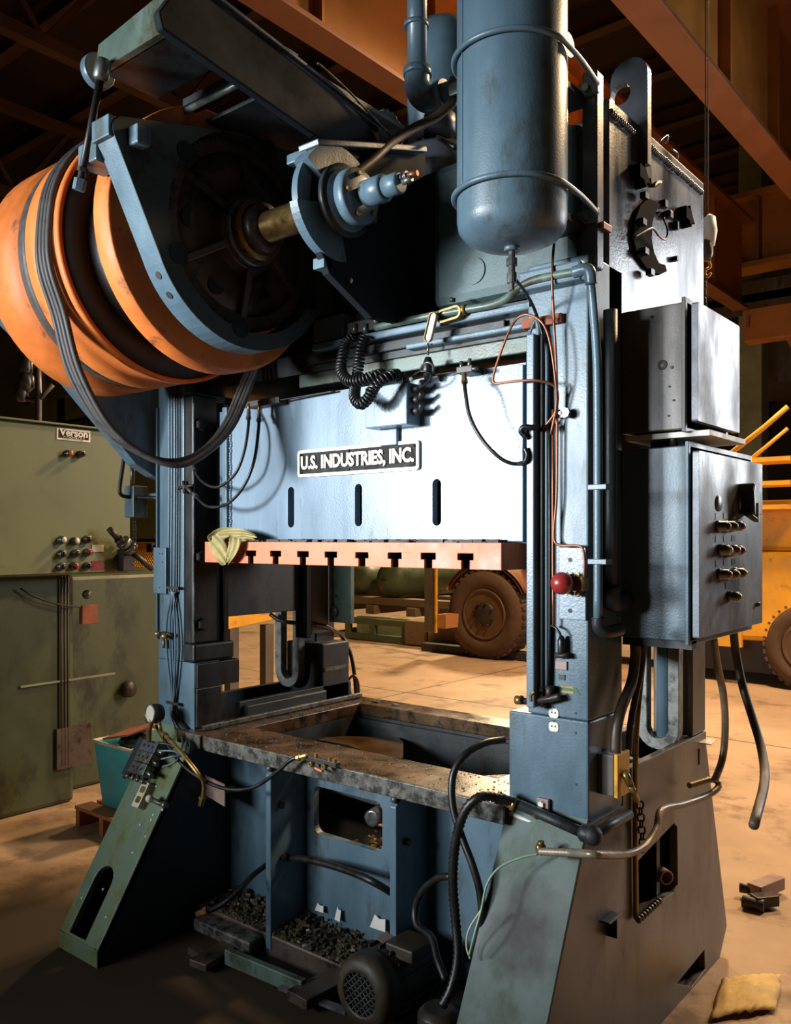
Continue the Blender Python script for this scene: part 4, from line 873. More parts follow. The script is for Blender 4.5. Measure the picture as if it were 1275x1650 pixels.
w = Q(420, 650, 2.38); t = thing('slide_manifold', 'dark manifold with two nipples at the slide top left', 'manifold', w)
obj('block', B(w.x-.09, w.x+.12, 2.37, 2.418, w.z-.012, w.z+.016), HUBM, t, .004)
obj('nipple', MB().cyl(Q(401, 650, 2.37), Q(401, 664, 2.37), .007, 8), BRASS, t); obj('nipple', MB().cyl(Q(418, 646, 2.37), Q(418, 668, 2.37), .007, 8), BRASS, t)
obj('line', MB().tube([Q(430, 648, 2.37), Q(480, 640, 2.39), Q(540, 630, 2.40)], .004, 6), BLACKR, t)
w = Q(305, 785, 2.36); t = thing('lube_tee', 'dark lubrication tee beside the left column tubes', 'fitting', w)
obj('tee', MB().cyl(Q(282, 787, 2.35), Q(312, 782, 2.35), .006, 8).cyl(Q(296, 775, 2.35), Q(298, 795, 2.35), .008, 8).cyl(Q(300, 783, 2.35), Q(310, 795, 2.34), .009, 8), HUBM, t)
# ================================================================== DRIVE: shaft, flywheel, gear, guards
SY, SZ = 2.02, 2.78
AX = (1, 0, 0)
def LX(x, prof, seg=48, smooth=True): return MB().lathe(prof, (x, SY, SZ), AX, seg, smooth)
fw = thing('flywheel', 'big orange grooved flywheel at the left end of the drive shaft', 'flywheel', (-3.0, SY, SZ))
obj('rim', LX(0, [(-3.30, .44), (-3.30, .470), (-3.075, .470), (-3.07, .458), (-3.005, .458), (-3.0, .470), (-2.905, .470), (-2.90, .462), (-2.80, .462), (-2.795, .474), (-2.765, .474), (-2.765, .458), (-3.28, .44)], 72), ORANGE, fw)
obj('groove_band', LX(0, [(-3.068, .459), (-3.068, .462), (-3.008, .462), (-3.008, .459)], 72), BELTM, fw)
obj('rim_face', LX(0, [(-2.775, .456), (-2.768, .456), (-2.768, .30), (-2.775, .30)], 64), DRUMD, fw)
obj('web', LX(0, [(-3.1, .45), (-2.98, .45), (-2.95, .1), (-3.1, .1)], 48), DRUMD, fw)
obj('drum', LX(0, [(-2.98, .36), (-2.56, .36), (-2.56, .3), (-2.98, .3)], 64), DRUMD, fw)
obj('side_ring', LX(0, [(-2.560, .452), (-2.560, .462), (-2.556, .466), (-2.474, .466), (-2.470, .462), (-2.470, .452)], 72), ORANGE, fw)
obj('ring_web', LX(0, [(-2.556, .451), (-2.474, .451), (-2.474, .1), (-2.556, .1)], 64), DRUMD, fw)
sh = solo('drive_shaft', MB().cyl((-3.2, SY, SZ), (-1.88, SY, SZ), .052, 28), BRASS, 'oily bronze-coloured drive shaft between the gear and the bearing', 'shaft')
# hanging belts
def belt(i):
    dx = (i-1.5)*.023
    P = [(-2.853, SY-.478, SZ-.02), (-2.853, SY-.47, SZ-.14), (-2.853, 1.60, 2.50), (-2.845, 1.655, 2.30), (-2.81, 1.75, 2.13), (-2.76, 1.86, 2.035), (-2.70, 1.975, 1.995), (-2.67, 2.09, 2.03), (-2.655, 2.20, 2.14), (-2.66, 2.30, 2.32), (-2.665, 2.40, 2.52), (-2.67, 2.44, 2.72), (-2.68, 2.42, 2.92), (-2.72, 2.32, 3.09), (-2.79, 2.15, 3.22)]
    for a in (90, 108, 126, 144, 162): P.append((-2.853, SY+.478*math.cos(math.radians(a)), SZ+.478*math.sin(math.radians(a))))
    mb = MB(); n = len(P); P = [Vector(p)+Vector((dx, 0, (i % 2)*.004)) for p in P]
    P[4] += Vector((0, 0, -.006*i)); P[5] += Vector((0, 0, -.008*i)); P[6] += Vector((0, 0, -.008*i))
    mb.tube(P, .0112, 6, 6, True)
    return mb
for i, w_ in enumerate(('outermost left', 'second from left', 'third from left', 'rightmost')):
    solo('drive_belt', belt(i), BELTM, 'black V-belt hanging slack from the flywheel, %s of the four' % w_, 'belt', 'slack drive belts')
# left guard plate (far side) and teardrop plate (near side)
mb = plateX([(1.66, 2.72), (1.62, 2.61), (1.73, 2.52), (1.942, 2.36), (2.265, 2.04), (2.36, 1.99), (2.45, 1.97), (2.52, 2.2), (2.52, 3.1), (2.1, 3.0)], [], -3.375, .07)
solo('outer_guard_plate', mb, BLUE, 'blue steel bracket plate behind the flywheel at the far left', 'plate', bevel=.004)
def arcpts(cx, cy, r, a0, a1, n): return [(cx+r*math.cos(math.radians(a0+(a1-a0)*k/n)), cy+r*math.sin(math.radians(a0+(a1-a0)*k/n))) for k in range(n+1)]
gd = thing('gear_guard', 'teardrop steel plate around the gear, shade coloured into its face, pale blue front edge', 'guard', (-2.42, SY, SZ))
tear = arcpts(1.512, 2.945, .048, 205, 110, 6)+[(1.88, 3.09), (2.44, 3.16), (2.44, 2.58)]+arcpts(2.0, SZ-.01, .405, -32, -157, 24)
tear = tear[::-1]
obj('guard_plate', plateX(tear, [arcpts(2.01, SZ-.012, .343, 0, 350, 35)], -2.30, .095), GUARD, gd, .003)
# lit front edge: unshaded blue band follows the outline
eb = MB(); pe_ = [p for p in arcpts(2.0, SZ-.01, .4055, -60, -157, 20)]+[p for p in arcpts(1.512, 2.945, .0485, 205, 150, 4)]
for a_, b_ in zip(pe_[:-1], pe_[1:]): eb.add([(-2.302, *a_), (-2.393, *a_), (-2.393, *b_), (-2.302, *b_)], [(0, 1, 2, 3)])
obj('edge_lit', eb, BLUE, gd)
for k_ in (9, 11):
    a_ = pe_[k_+7] if k_+7 < len(pe_) else pe_[-6]; d = Vector((0, a_[0]-2.0, a_[1]-SZ)).normalized(); c = Vector((-2.345, a_[0], a_[1])); obj('edge_hole', MB().cyl(c, c+d*.002, .013, 14), DARKTONE, gd)
obj('nut_block', MB().box(-2.30, -2.25, 1.515, 1.565, 2.905, 2.965), BLUE, gd, .006)
obj('lug', B(-2.50, -2.395, 1.465, 1.56, 2.875, 2.945), BLUE, gd, .006)
obj('lug', B(-2.40, -2.305, 1.452, 1.48, 2.92, 2.985), BLUE, gd, .004)
for a in (145, 205, 262, 330, 20, 75):
    c = (2.01+.338*math.cos(math.radians(a)), SZ-.012+.338*math.sin(math.radians(a)))
    obj('lobe_pad', MB().cyl((-2.2995, c[0], c[1]), (-2.297, c[0], c[1]), .036, 16), BLACKP, gd)
gear = thing('clutch_gear', 'greasy toothed clutch gear with recessed spokes inside the teardrop plate', 'gear', (-2.40, SY, SZ))
n = 96; o = []
for k in range(n*2):
    r = .336 if k % 2 else .324; a = math.pi*k/n; o.append((SY+r*math.cos(a), SZ+r*math.sin(a)))
obj('toothed_rim', plateX(o, [circ(SY, SZ, .285, 48)], -2.352, .07), CAST, gear)
segs = [(-.06, .272), (0.0, .272), (.02, .262), (.045, .19), (.05, .145), (.0, .14)]
obj('disc', LX(-2.385, [(-.03, .297), (.0, .297), (.012, .288), (.045, .15), (-.03, .14)], 64), CAST, gear)
for k in range(6):
    a = math.radians(30+60*k); d = Vector((0, math.cos(a), math.sin(a))); tt = Vector((0, -math.sin(a), math.cos(a)))
    c = Vector((-2.372, SY, SZ)); vs = []
    mb = MB().bar(c+d*.12+Vector((.045, 0, 0)), c+d*.285+Vector((.004, 0, 0)), .028, .04, (1, 0, 0))
    obj('spoke_rib', mb, CAST, gear, .005)
    a2 = a+math.radians(30); d = Vector((0, math.cos(a2), math.sin(a2))); obj('pocket', MB().lathe([(0, .040), (.012, .036)], c+d*.225+Vector((.002, 0, 0)), AX, 20), DARKTONE, gear)
obj('hub', LX(-2.38, [(.0, .155), (.03, .150), (.055, .128), (.07, .128)], 48), CAST, gear)
obj('hub_ring', LX(-2.33, [(0, .118), (.032, .118), (.036, .112), (.036, .08)], 48), STEEL, gear)
obj('hub_ring', LX(-2.29, [(0, .104), (.03, .104), (.03, .07)], 48), BRASS, gear)
obj('hub_nose', LX(-2.26, [(0, .088), (.035, .084), (.045, .06)], 40), CAST, gear)
for x, R in ((-2.314, .1185), (-2.275, .1045)):
    for k in range(10):
        a = 2*math.pi*k/10+.35; d = Vector((0, math.cos(a), math.sin(a))); c = Vector((x, SY, SZ))+d*R; obj('spanner_hole', MB().cyl(c, c+d*.001, .008, 10), DARKTONE, gear)
# right hand bearing bracket
br = thing('bearing_bracket', 'dark gusset arm holding the brake hub in front of the crown', 'bracket', (-1.95, 2.2, 2.8))
arm = [(1.926, 2.925), (2.50, 3.105), (2.50, 2.47), (2.20, 2.45), (1.99, 2.55), (1.90, 2.70)][::-1]
obj('gusset_plate', plateX(arm, [], -1.90, .03), ROUGHD, br, .004)
obj('top_flange', MB().bar((-1.915, 1.91, 2.935), (-1.915, 2.47, 3.110), .09, .02), GREY, br, .004)
obj('flange_tab', B(-2.02, -1.93, 1.915, 1.945, 2.905, 2.937), BLUE, br, .004)
hub = thing('brake_hub', 'stepped blue-grey brake hub with grease fittings on the shaft end', 'hub', (-1.8, SY, SZ))
def arcplate(x0, x1, r0, r1, a0, a1, m, nm, par): return obj(nm, plateX(arcpts(SY, SZ, r1, a0, a1, 16)+arcpts(SY, SZ, r0, a1, a0, 16), [], x1, x1-x0), m, par, .003)
arcplate(-1.94, -1.875, .09, .178, 62, 148, BLUE, 'brake_shoe', hub)
arcplate(-1.90, -1.875, .06, .180, -5, 64, GREY, 'brake_shoe', hub)
arcplate(-1.93, -1.905, .05, .168, 148, 192, BLUE, 'backing_arc', hub)
arcplate(-1.93, -1.895, .06, .182, 192, 285, BLUE, 'brake_shoe', hub)
obj('shoe_tab', B(-1.95, -1.90, SY-.055, SY-.015, SZ-.215, SZ-.18), BLUE, hub, .003)
obj('collar', LX(0, [(-1.895, .088), (-1.868, .088), (-1.868, .098), (-1.845, .098), (-1.842, .07)]), BLUE, hub)
obj('collar', LX(0, [(-1.842, .06), (-1.830, .06), (-1.828, .088), (-1.795, .088), (-1.791, .084), (-1.789, .035)]), BLUE, hub)
obj('lower_housing', LX(0, [(-1.868, .115), (-1.850, .115), (-1.850, .08)]), DARKB, hub)
obj('stub', LX(0, [(-1.792, .026), (-1.768, .026), (-1.768, .041), (-1.695, .043), (-1.69, .038), (-1.69, .028)], 32), BLUE, hub)
obj('stub_end', LX(0, [(-1.69, .033), (-1.635, .033), (-1.630, .028)], 32), BLUE, hub)
obj('rotary_union', MB().lathe([(0, .014), (.010, .014), (.010, .010), (.018, .010), (.018, .014), (.026, .014)], (-1.63, SY, SZ+.012), (1, 0, .1), 12), STEEL, hub)
obj('grease_fitting', MB().cyl((-1.605, SY, SZ+.014), (-1.57, SY+.005, SZ+.014), .009, 12), COPPER, hub)
obj('grease_fitting', MB().cyl((-1.615, SY-.01, SZ-.008), (-1.58, SY-.01, SZ-.004), .009, 12), STEEL, hub)
for q in lugs((-1.789, SY, SZ), (1, 0, 0), .066, 5, 0, 0): obj('bolt_head', MB().lathe([(0, .009), (.010, .009), (.012, .007)], q, (1, 0, 0), 6, False), BRASS, hub)
w = pX(566, 452, -1.89); obj('oil_drip', MB().ball(w, .006, 8, 1.4), WHITE, hub)
# ================================================================== MOTOR MOUNT above the flywheel
mm = thing('motor_mount', 'hinged blue steel motor mount frame above the flywheel', 'frame', (-2.2, 1.9, 3.1))
obj('front_bar', MB().plate([(-2.46, 0), (-2.0, 0), (-2.0, .125), (-2.44, .085)], [], (0, 1.50, 3.175), (1, 0, 0), (0, 0, 1), .03), BLUEG, mm, .003)
obj('under_plate', B(-2.44, -1.95, 1.52, 1.72, 3.175, 3.19), DARKB, mm, .003)
obj('hinge_rod', MB().cyl((-2.50, 1.86, 3.20), (-1.95, 1.86, 3.20), .012, 12), STEEL, mm)
obj('cross_bar', B(-2.46, -1.95, 1.84, 1.9, 3.205, 3.23), DARKB, mm)
obj('end_disc', MB().cyl((-2.475, 1.53, 3.205), (-2.505, 1.53, 3.205), .055, 28), BLUE, mm, .003)
sb_ = [(256, 18), (262, 45), (288, 63), (400, 142), (507, 217), (606, 262), (612, 206), (382, 30), (330, -12), (285, -22)]
sb_ = [(pX(a_, b_, -1.92).y, pX(a_, b_, -1.92).z) for a_, b_ in sb_]
obj('side_beam', plateX(sb_, [], -1.92, .03), ROUGHD, mm, .005)
obj('top_flange', MB().bar(pX(330, -8, -1.94), pX(612, 208, -1.94), .06, .012), GREY, mm, .003)
obj('beam_edge_rod', MB().tube([pX(510, 103, -1.9), pX(516, 105, -1.9), pX(560, 145, -1.9), pX(600, 187, -1.9), pX(632, 222, -1.9)], .004, 6), STEEL, mm)
obj('mount_plate', B(-2.48, -1.95, 1.95, 2.50, 3.19, 3.205), DARKB, mm)
# adjusting rod
ar = thing('adjusting_rod', 'vertical threaded adjusting rod with eye and nut left of the guard tip', 'rod', (-2.47, 1.5, 2.8))
a = Vector((-2.375, 1.475, 3.15)); b = Vector((-2.475, 1.455, 2.80))
obj('rod', MB().cyl(a, b, .012, 14), GIB, ar); d = (b-a).normalized()
obj('eye', MB().lathe([(-.03, .018), (-.02, .024), (.025, .024), (.035, .018)], a, d, 16), STEEL, ar)
obj('nut', MB().lathe([(0, .02), (.035, .02)], b-d*.03, d, 6, False), BLUE, ar)
obj('locknut', MB().lathe([(0, .017), (.012, .017)], b-d*.065, d, 6, False), HUBM, ar)
# ================================================================== AIR TANKS AND CROWN TOP
T1 = Vector((-1.288, 2.10, 2.53)); r = .1565
at = thing('air_tank', 'tall blue-grey air receiver hanging in front of the crown', 'tank', T1)
obj('shell', MB().lathe([(.0, .001), (.002, r*.35), (.010, r*.65), (.026, r*.86), (.048, r*.97), (.075, r), (1.2, r), (1.26, r*.8), (1.29, .001)], T1, (0, 0, 1), 56), BLUE, at)
obj('seam', MB().lathe([(0, r+.0006), (.004, r+.0025), (.009, r+.0006)], T1+UP*.135, (0, 0, 1), 56), BLUE, at)
obj('long_seam', MB().tube([T1+Vector((-.075, -.138, .14+.05*k)) for k in range(20)], .003, 6, 2), BLUE, at)
obj('drain_boss', MB().cyl(T1+UP*.005, T1-UP*.012, .022, 16), BLUE, at)
for z in (2.672, 3.058):
    pts = [(T1.x+(r+.009)*math.cos(math.radians(a)), T1.y+(r+.009)*math.sin(math.radians(a)), z) for a in range(150, 361, 15)]
    pts = [(-1.46, 2.44, z)]+pts+[(-1.130, 2.22, z), (-1.150, 2.36, z)]
    obj('u_bolt', MB().tube(pts, .008, 10), BLUE, at)
obj('saddle', B(-1.40, -1.2, 2.27, 2.42, 2.64, 2.66), DARKB, at, .003); obj('saddle', B(-1.40, -1.2, 2.27, 2.42, 3.03, 3.05), DARKB, at, .003)
dv = thing('drain_valve', 'brass and steel drain fitting under the tall air tank', 'fitting', T1-UP*.1)
obj('valve', MB().lathe([(0, .010), (.02, .010), (.02, .016), (.04, .016), (.04, .010), (.06, .010), (.06, .014), (.09, .014), (.09, .008), (.11, .008)], T1-UP*.012, (0, 0, -1), 12, False), STEEL, dv)
hose('drain_hose', [(832, 452, 'Y', 2.12), (845, 468, 'Y', 2.20), (860, 495, 'Y', 2.30), (872, 530, 'Y', 2.33), (881, 570, 'Y', 2.34), (884, 620, 'Y', 2.345), (885, 700, 'Y', 2.345), (886, 800, 'Y', 2.345), (886, 1000, 'Y', 2.345), (884, 1110, 'Y', 2.345)], .005, BLACKR, 'thin black hose from the tank drain down the right column', (), None)
ps = thing('pipe_duct', 'square upright duct with tank clamps at the front right crown corner', 'duct', (-1.19, 2.4, 2.5))
obj('duct', B(-1.215, -1.165, 2.385, 2.435, 2.52, 3.12), GREY, ps, .006)
for z in (3.06, 2.675):
    obj('clamp', B(-1.225, -1.155, 2.37, 2.385, z-.02, z+.02), BLUE, ps, .003); obj('clamp_nut', MB().lathe([(0, .012), (.014, .012)], (-1.19, 2.37, z), (0, -1, 0), 6, False), STEEL, ps)
obj('rear_strut', B(-1.30, -1.215, 2.40, 2.43, 3.05, 3.08), DARKB, ps)
obj('clip', B(-1.165, -1.15, 2.40, 2.46, 2.64, 2.66), COPPER, ps, .002)
T2 = Vector((-2.03, 2.78, 3.03)); r = .14
t = thing('rear_air_tank', 'second blue-grey vertical tank standing on the crown behind the elbow pipe', 'tank', T2)
obj('shell', MB().lathe([(0, r), (.62, r), (.68, r*.93), (.72, r*.7), (.74, .001)], T2, (0, 0, 1), 48), BLUE, t)
t = thing('elbow_pipe', 'thick dark pipe with a big elbow between the two air tanks', 'pipe', (-1.944, 2.5, 3.3))
r = .037
pt = pY(671, 30, 2.5); pe = pY(673, 118, 2.5); 
obj('riser', MB().cyl(pt+UP*.4, pe-UP*.0, r, 24), BLUE, t)
obj('flange', MB().cyl(pY(671, 45, 2.5), pY(671, 38, 2.5), r*1.25, 24), BLUE, t)
obj('elbow', MB().tube([pe+UP*.01, pe-UP*.05, pe+Vector((.02, 0, -.09)), pe+Vector((.055, 0, -.115)), pe+Vector((.11, 0, -.12))], r*1.28, 24), BLUE, t)
obj('collar', MB().cyl(pe+UP*.015, pe-UP*.012, r*1.42, 24), BLUE, t)
obj('branch', MB().cyl(pe+Vector((.10, 0, -.12)), pe+Vector((.62, .0, -.12)), r*1.05, 24), BLUE, t)
obj('collar', MB().cyl(pe+Vector((.10, 0, -.12)), pe+Vector((.13, 0, -.12)), r*1.42, 24), BLUE, t)
obj('union_nut', MB().lathe([(0, r*1.3), (.04, r*1.3)], pe+Vector((.17, 0, -.12)), (1, 0, 0), 8, False), STEEL, t)
t = thing('crown_valve_body', 'round grey valve housing with pipes on the crown top above the gusset arm', 'valve', (-1.9, 2.7, 3.04))
c = pY(690, 240, 2.66)
obj('housing', MB().lathe([(0, .15), (.13, .15), (.17, .12), (.19, .05)], (c.x+.02, 2.68, 3.04), (0, 0, 1), 32), GREY, t)
obj('cover', MB().lathe([(0, .06), (.07, .06), (.09, .03)], (c.x+.10, 2.60, 3.22), (0, 0, 1), 20), GREY, t)
for k in range(5): obj('cover_bolt', MB().lathe([(0, .012), (.015, .012)], (c.x+.02+.11*math.cos(k*1.2), 2.68+.11*math.sin(k*1.2), 3.20), (0, 0, 1), 6, False), STEEL, t)
obj('pipe_stub', MB().cyl(pY(705, 222, 2.5), pY(735, 238, 2.45), .01, 10), STEEL, t)
t = thing('belt_sheave', 'pale toothed sheave edge on the crown top left of the rear tank', 'sheave', pY(618, 210, 2.7))
w = pY(620, 215, 2.62); n = 20; o = []
for k in range(n*2): rr = .085 if k % 2 else .075; o.append((w.y+rr*math.cos(math.pi*k/n), w.z+rr*math.sin(math.pi*k/n)))
obj('sheave_disc', plateX(o, [], w.x+.03, .06), BLUEG, t, .002); obj('sheave_post', B(w.x-.03, w.x+.03, w.y-.03, w.y+.03, 3.04, w.z), DARKB, t)
hose('crown_hose', [(566, 285, 'X', -1.88), (600, 258, 'X', -1.88), (630, 230, 'X', -1.88), (665, 208, 'X', -1.86), (700, 190, 'X', -1.82), (735, 160, 'X', -1.75)], .017, HOSEB, 'thick brown hose slanting over the gusset arm to the elbow pipe', ())
# ================================================================== ELECTRICAL CABINETS
uc = thing('upper_cabinet', 'bare grey steel cabinet, upper of the two on the right side of the press', 'cabinet', (-1.06, 2.75, 2.04))
def cabinet(t, x1, y0, y1, z0, z1, m, md, dz0, dz1, dy0, dy1, gasket=.018):
    obj('enclosure', MB().box(XR1+.002, x1, y0, y1, z0, z1), m, t, .004)
    obj('flange', MB().box(x1-.012, x1, y0-.012, y1+.012, z0-.01, z1+.012), m, t, .002)
    obj('gasket', MB().box(x1, x1+gasket, y0+.03, y1-.03, z0+.02, z1-.02), BLACKR, t)
    return obj('door', MB().plate(rrect(dy0, dy1, dz0, dz1, .006, 3), [], (x1+gasket+.02, 0, 0), (0, 1, 0), (0, 0, 1), .02), md, t, .004)
x1 = -.965
cabinet(uc, x1, 2.585, 2.95, 2.035, 2.425, BROWNP, DOORM, 2.055, 2.415, 2.575, 2.965)
for k, (px, py) in enumerate(((1051, 511), (1083, 592), (1079, 623), (1086, 645), (1078, 670), (1018, 600))):
    w = pY(px, py, 2.585); obj('screw', MB().cyl(w, w+Vector((0, -.003, 0)), .005 if k < 2 else .0035, 10), DARKTONE, uc)
w = pY(1068, 588, 2.585); obj('knockout', MB().lathe([(0, .016), (.002, .015), (.003, .001)], w, (0, -1, 0), 24), BROWNP, uc)
obj('bottom_lip', B(XR1+.01, -.90, 2.60, 2.94, 2.012, 2.03), WHITE, uc, .002)
for y in (2.62, 2.74, 2.88): obj('stand_off', MB().cyl((-1.02, y, 1.99), (-1.02, y, 2.035), .012, 10), HUBM, uc)
obj('nipple', B(-1.12, -1.05, 2.68, 2.74, 1.985, 2.035), HUBM, uc, .003)
lc = thing('lower_cabinet', 'blue control cabinet with push buttons and disconnect handle on the right side', 'cabinet', (-1.05, 2.85, 1.38))
y1 = 3.18; x1 = -.955
cabinet(lc, x1, 2.585, y1, 1.385, 1.985, BLUE, DOORM, 1.40, 1.965, 2.565, 3.195, .015)
DX = x1+.035
def dX(px, py): return pX(px, py, DX)
obj('latch', MB().cyl(dX(1219, 974), dX(1219, 974)+Vector((.015, 0, 0)), .008, 8), STEEL, lc)
w = dX(1158, 811); obj('hole_plug', MB().lathe([(0, .026), (.004, .025), (.006, .02), (.006, .001)], w, AX, 24), SLIDEP, lc)
row = [(1160, 848, HOSEB), (1172, 848, GREENP), (1184, 848, REDP), (1163, 886, WHITE), (1176, 886, REDP), (1184, 887, REDP), (1162, 925, BRASS), (1175, 925, BRASS), (1187, 923, BRASS), (1178, 961, BRASS)]
for px, py, m in row: button(lc, dX(px-4, py), AX, .016, m, .032)
for px, py in ((1156, 832), (1169, 831), (1182, 830), (1156, 869), (1169, 868), (1182, 867), (1156, 908), (1169, 906), (1182, 905), (1172, 943)):
    w = dX(px, py); obj('legend_plate', B(DX, DX+.0015, w.y-.018, w.y+.018, w.z-.010, w.z+.010), GREY, lc)
# rotary disconnect handle
w = dX(1196, 806); dh = obj('disconnect_handle', MB().plate([(w.y-.035, w.z-.05), (w.y+.055, w.z-.05), (w.y+.065, w.z-.01), (w.y+.06, w.z+.04), (w.y+.035, w.z+.055), (w.y-.03, w.z+.055), (w.y-.045, w.z+.03)], [], (DX+.05, 0, 0), (0, 1, 0), (0, 0, 1), .05), BLACKP, lc, .008)
obj('handle_base', MB().lathe([(0, .045), (.008, .045), (.012, .035)], (DX, w.y-.005, w.z), AX, 24), STEEL, dh)
obj('handle_pointer', B(DX+.05, DX+.055, w.y-.004, w.y+.004, w.z-.075, w.z-.01), WHITE, dh)
obj('handle_foot', MB().tube([(DX+.03, w.y-.05, w.z-.045), (DX+.045, w.y, w.z-.065), (DX+.03, w.y+.07, w.z-.045)], .010, 8), BLACKP, dh)
obj('cabinet_bracket', B(XR1, x1, 2.60, 2.64, 1.36, 1.385), DARKB, lc)
# ================================================================== PIPES ON THE RIGHT COLUMN
t = thing('column_conduit', 'painted conduit with elbow running down the right corner of the column', 'conduit', pY(955, 700, 2.33))
obj('pipe', MB().tube([pY(935, 437, 2.31), pY(948, 436, 2.31), pY(952, 450, 2.32), pY(957, 500, 2.33), pY(963, 600, 2.335), pY(964, 800, 2.335), pY(964, 1000, 2.335)], .0135, 14), BLUE, t)
obj('elbow', MB().tube([pY(925, 439, 2.31), pY(944, 434, 2.31), pY(951, 440, 2.31), pY(953, 458, 2.315)], .0185, 14), BLUE, t)
obj('elbow', MB().tube([pY(964, 995, 2.335), pY(966, 1012, 2.34), pY(978, 1018, 2.36), pY(1000, 1014, 2.42)], .019, 14), DARKB, t)
for py in (785, 905): w = pY(966, py, 2.335); obj('strap', B(w.x-.03, w.x+.03, 2.318, 2.36, w.z-.008, w.z+.008), BLUE, t, .002)
t = thing('side_conduit', 'dark wider conduit with an elbow behind the corner pipe', 'conduit', pX(985, 900, XR1+.03))
obj('pipe', MB().tube([pX(984, 500, XR1+.03), pX(984, 700, XR1+.03), pX(984, 960, XR1+.03)], .022, 14, 2), DARKB, t)
obj('elbow', MB().tube([pX(984, 945, XR1+.03), pX(986, 968, XR1+.03), pX(994, 972, XR1+.03), pX(1008, 965, XR1+.03)], .028, 14), DARKB, t)
for px, r, y, top, bot, nm in ((868, .008, 2.335, 525, 1125, 'left of three'), (876, .0045, 2.34, 520, 1120, 'middle of three'), (881, .006, 2.34, 560, 1110, 'right of three')):
    pts = [pY(px-22, 555, 2.33), pY(px-24, 545, 2.33), pY(px-14, top-2, 2.33), pY(px-5, top, 2.33), pY(px, top+30, y), pY(px, 800, y), pY(px, bot, y)] if nm[0] == 'm' else [pY(px-6, top-8, y), pY(px, top+10, y), pY(px, 700, y), pY(px, 900, y), pY(px, bot, y)]
    solo('lube_line', MB().tube(pts, r, 10), BLUE, 'painted lube line on the right column, %s' % nm, 'tube', 'lube lines on the right column')
solo('copper_line', MB().tube([pY(894, 380, 2.36), pY(890, 440, 2.30), pY(893, 520, 2.325), pY(897, 600, 2.33), pY(898, 700, 2.335), pY(897, 800, 2.335), pY(893, 850, 2.335), pY(894, 872, 2.335), pY(905, 879, 2.33), pY(928, 879, 2.33), pY(939, 884, 2.33), pY(942, 905, 2.33), pY(941, 935, 2.32)], .0042, 8), COPPER, 'copper tube running down to the red button valve', 'tube')
solo('copper_loop', MB().tube([pY(888, 700, 2.33), pY(897, 650, 2.32), pY(894, 600, 2.30), pY(885, 545, 2.29), pY(872, 518, 2.28), pY(850, 507, 2.28), pY(832, 515, 2.28), pY(818, 540, 2.27), pY(803, 580, 2.27), pY(795, 608, 2.27), pY(799, 618, 2.27), pY(825, 615, 2.27), pY(862, 613, 2.28), pY(892, 621, 2.31), pY(899, 640, 2.33), pY(893, 668, 2.33), pY(870, 696, 2.33)], .0042, 8), COPPER, 'looped copper tube hanging beside the right column', 'tube')
solo('copper_line_lower', MB().tube([pY(891, 660, 2.335), pY(891, 900, 2.335), pY(892, 1010, 2.335)], .0038, 8, 2), COPPER, 'straight lower copper tube beside the lube lines', 'tube')
w = pY(907, 666, 2.34); t = thing('tube_clamp', 'white tube clamp on the right column beside the copper tube', 'clamp', w)
obj('clamp_body', MB().lathe([(0, .016), (.012, .016)], w+Vector((.012, 0, 0)), (0, -1, 0), 8, False).box(w.x-.02, w.x+.012, 2.338, YF-.001, w.z-.012, w.z+.012), STEEL, t); obj('clamp_cap', MB().ball(w+Vector((-.002, -.010, 0)), .007, 10), WHITE, t)
w = pY(848, 692, 2.28); t = thing('hose_elbow', 'black hose elbow on the right gib bar', 'fitting', w)
obj('elbow', MB().tube([pY(866, 685, 2.30), pY(858, 689, 2.29), pY(845, 688, 2.28), pY(840, 695, 2.28), pY(848, 705, 2.29)], .009, 10), BLACKP, t)
w = pY(848, 745, 2.29); solo('hose_clip', MB().tube([pY(836, 747, 2.31), pY(846, 744, 2.29), pY(850, 733, 2.29), pY(846, 722, 2.29)], .007, 8), BLACKP, 'black clip where the slide hose meets the gib bar', 'clip')
# red button valve on its plate
rv = thing('red_button_valve', 'round red palm button and brass valve on a pale plate on the right column', 'valve', pY(915, 940, 2.33))
p = pY(901, 882, YF-.012); q = pY(944, 1000, YF-.012)
obj('mount_plate', B(p.x, q.x, YF-.012, YF, q.z, p.z), SLIDEP, rv, .002)
for py in (902, 984): w = pY(919, py, YF-.012); obj('bolt_hole', MB().cyl(w, w+Vector((0, -.001, 0)), .007, 14), DARKTONE, rv)
w = pY(931, 940, YF-.03); obj('valve_body', B(w.x-.045, w.x+.03, YF-.05, YF-.012, w.z-.022, w.z+.022), BRASS, rv, .005)
for dx in (-.03, -.012, .008): 
    for dz in (-.03, .026): obj('port_nut', MB().lathe([(0, .008), (.010, .008)], (w.x+dx, YF-.04, w.z+dz), (0, -1, 0), 6, False), BRASS, rv)
c = pY(906, 940, YF-.085); obj('stem', MB().cyl(c, (w.x-.01, YF-.04, w.z), .010, 12), STEEL, rv)
obj('red_ball', MB().lathe([(-.034*math.cos(math.pi*k/16), max(1e-6, .034*math.sin(math.pi*k/16))) for k in range(17)], c, (0, -1, 0), 32), REDP, rv, label='glossy red palm button')
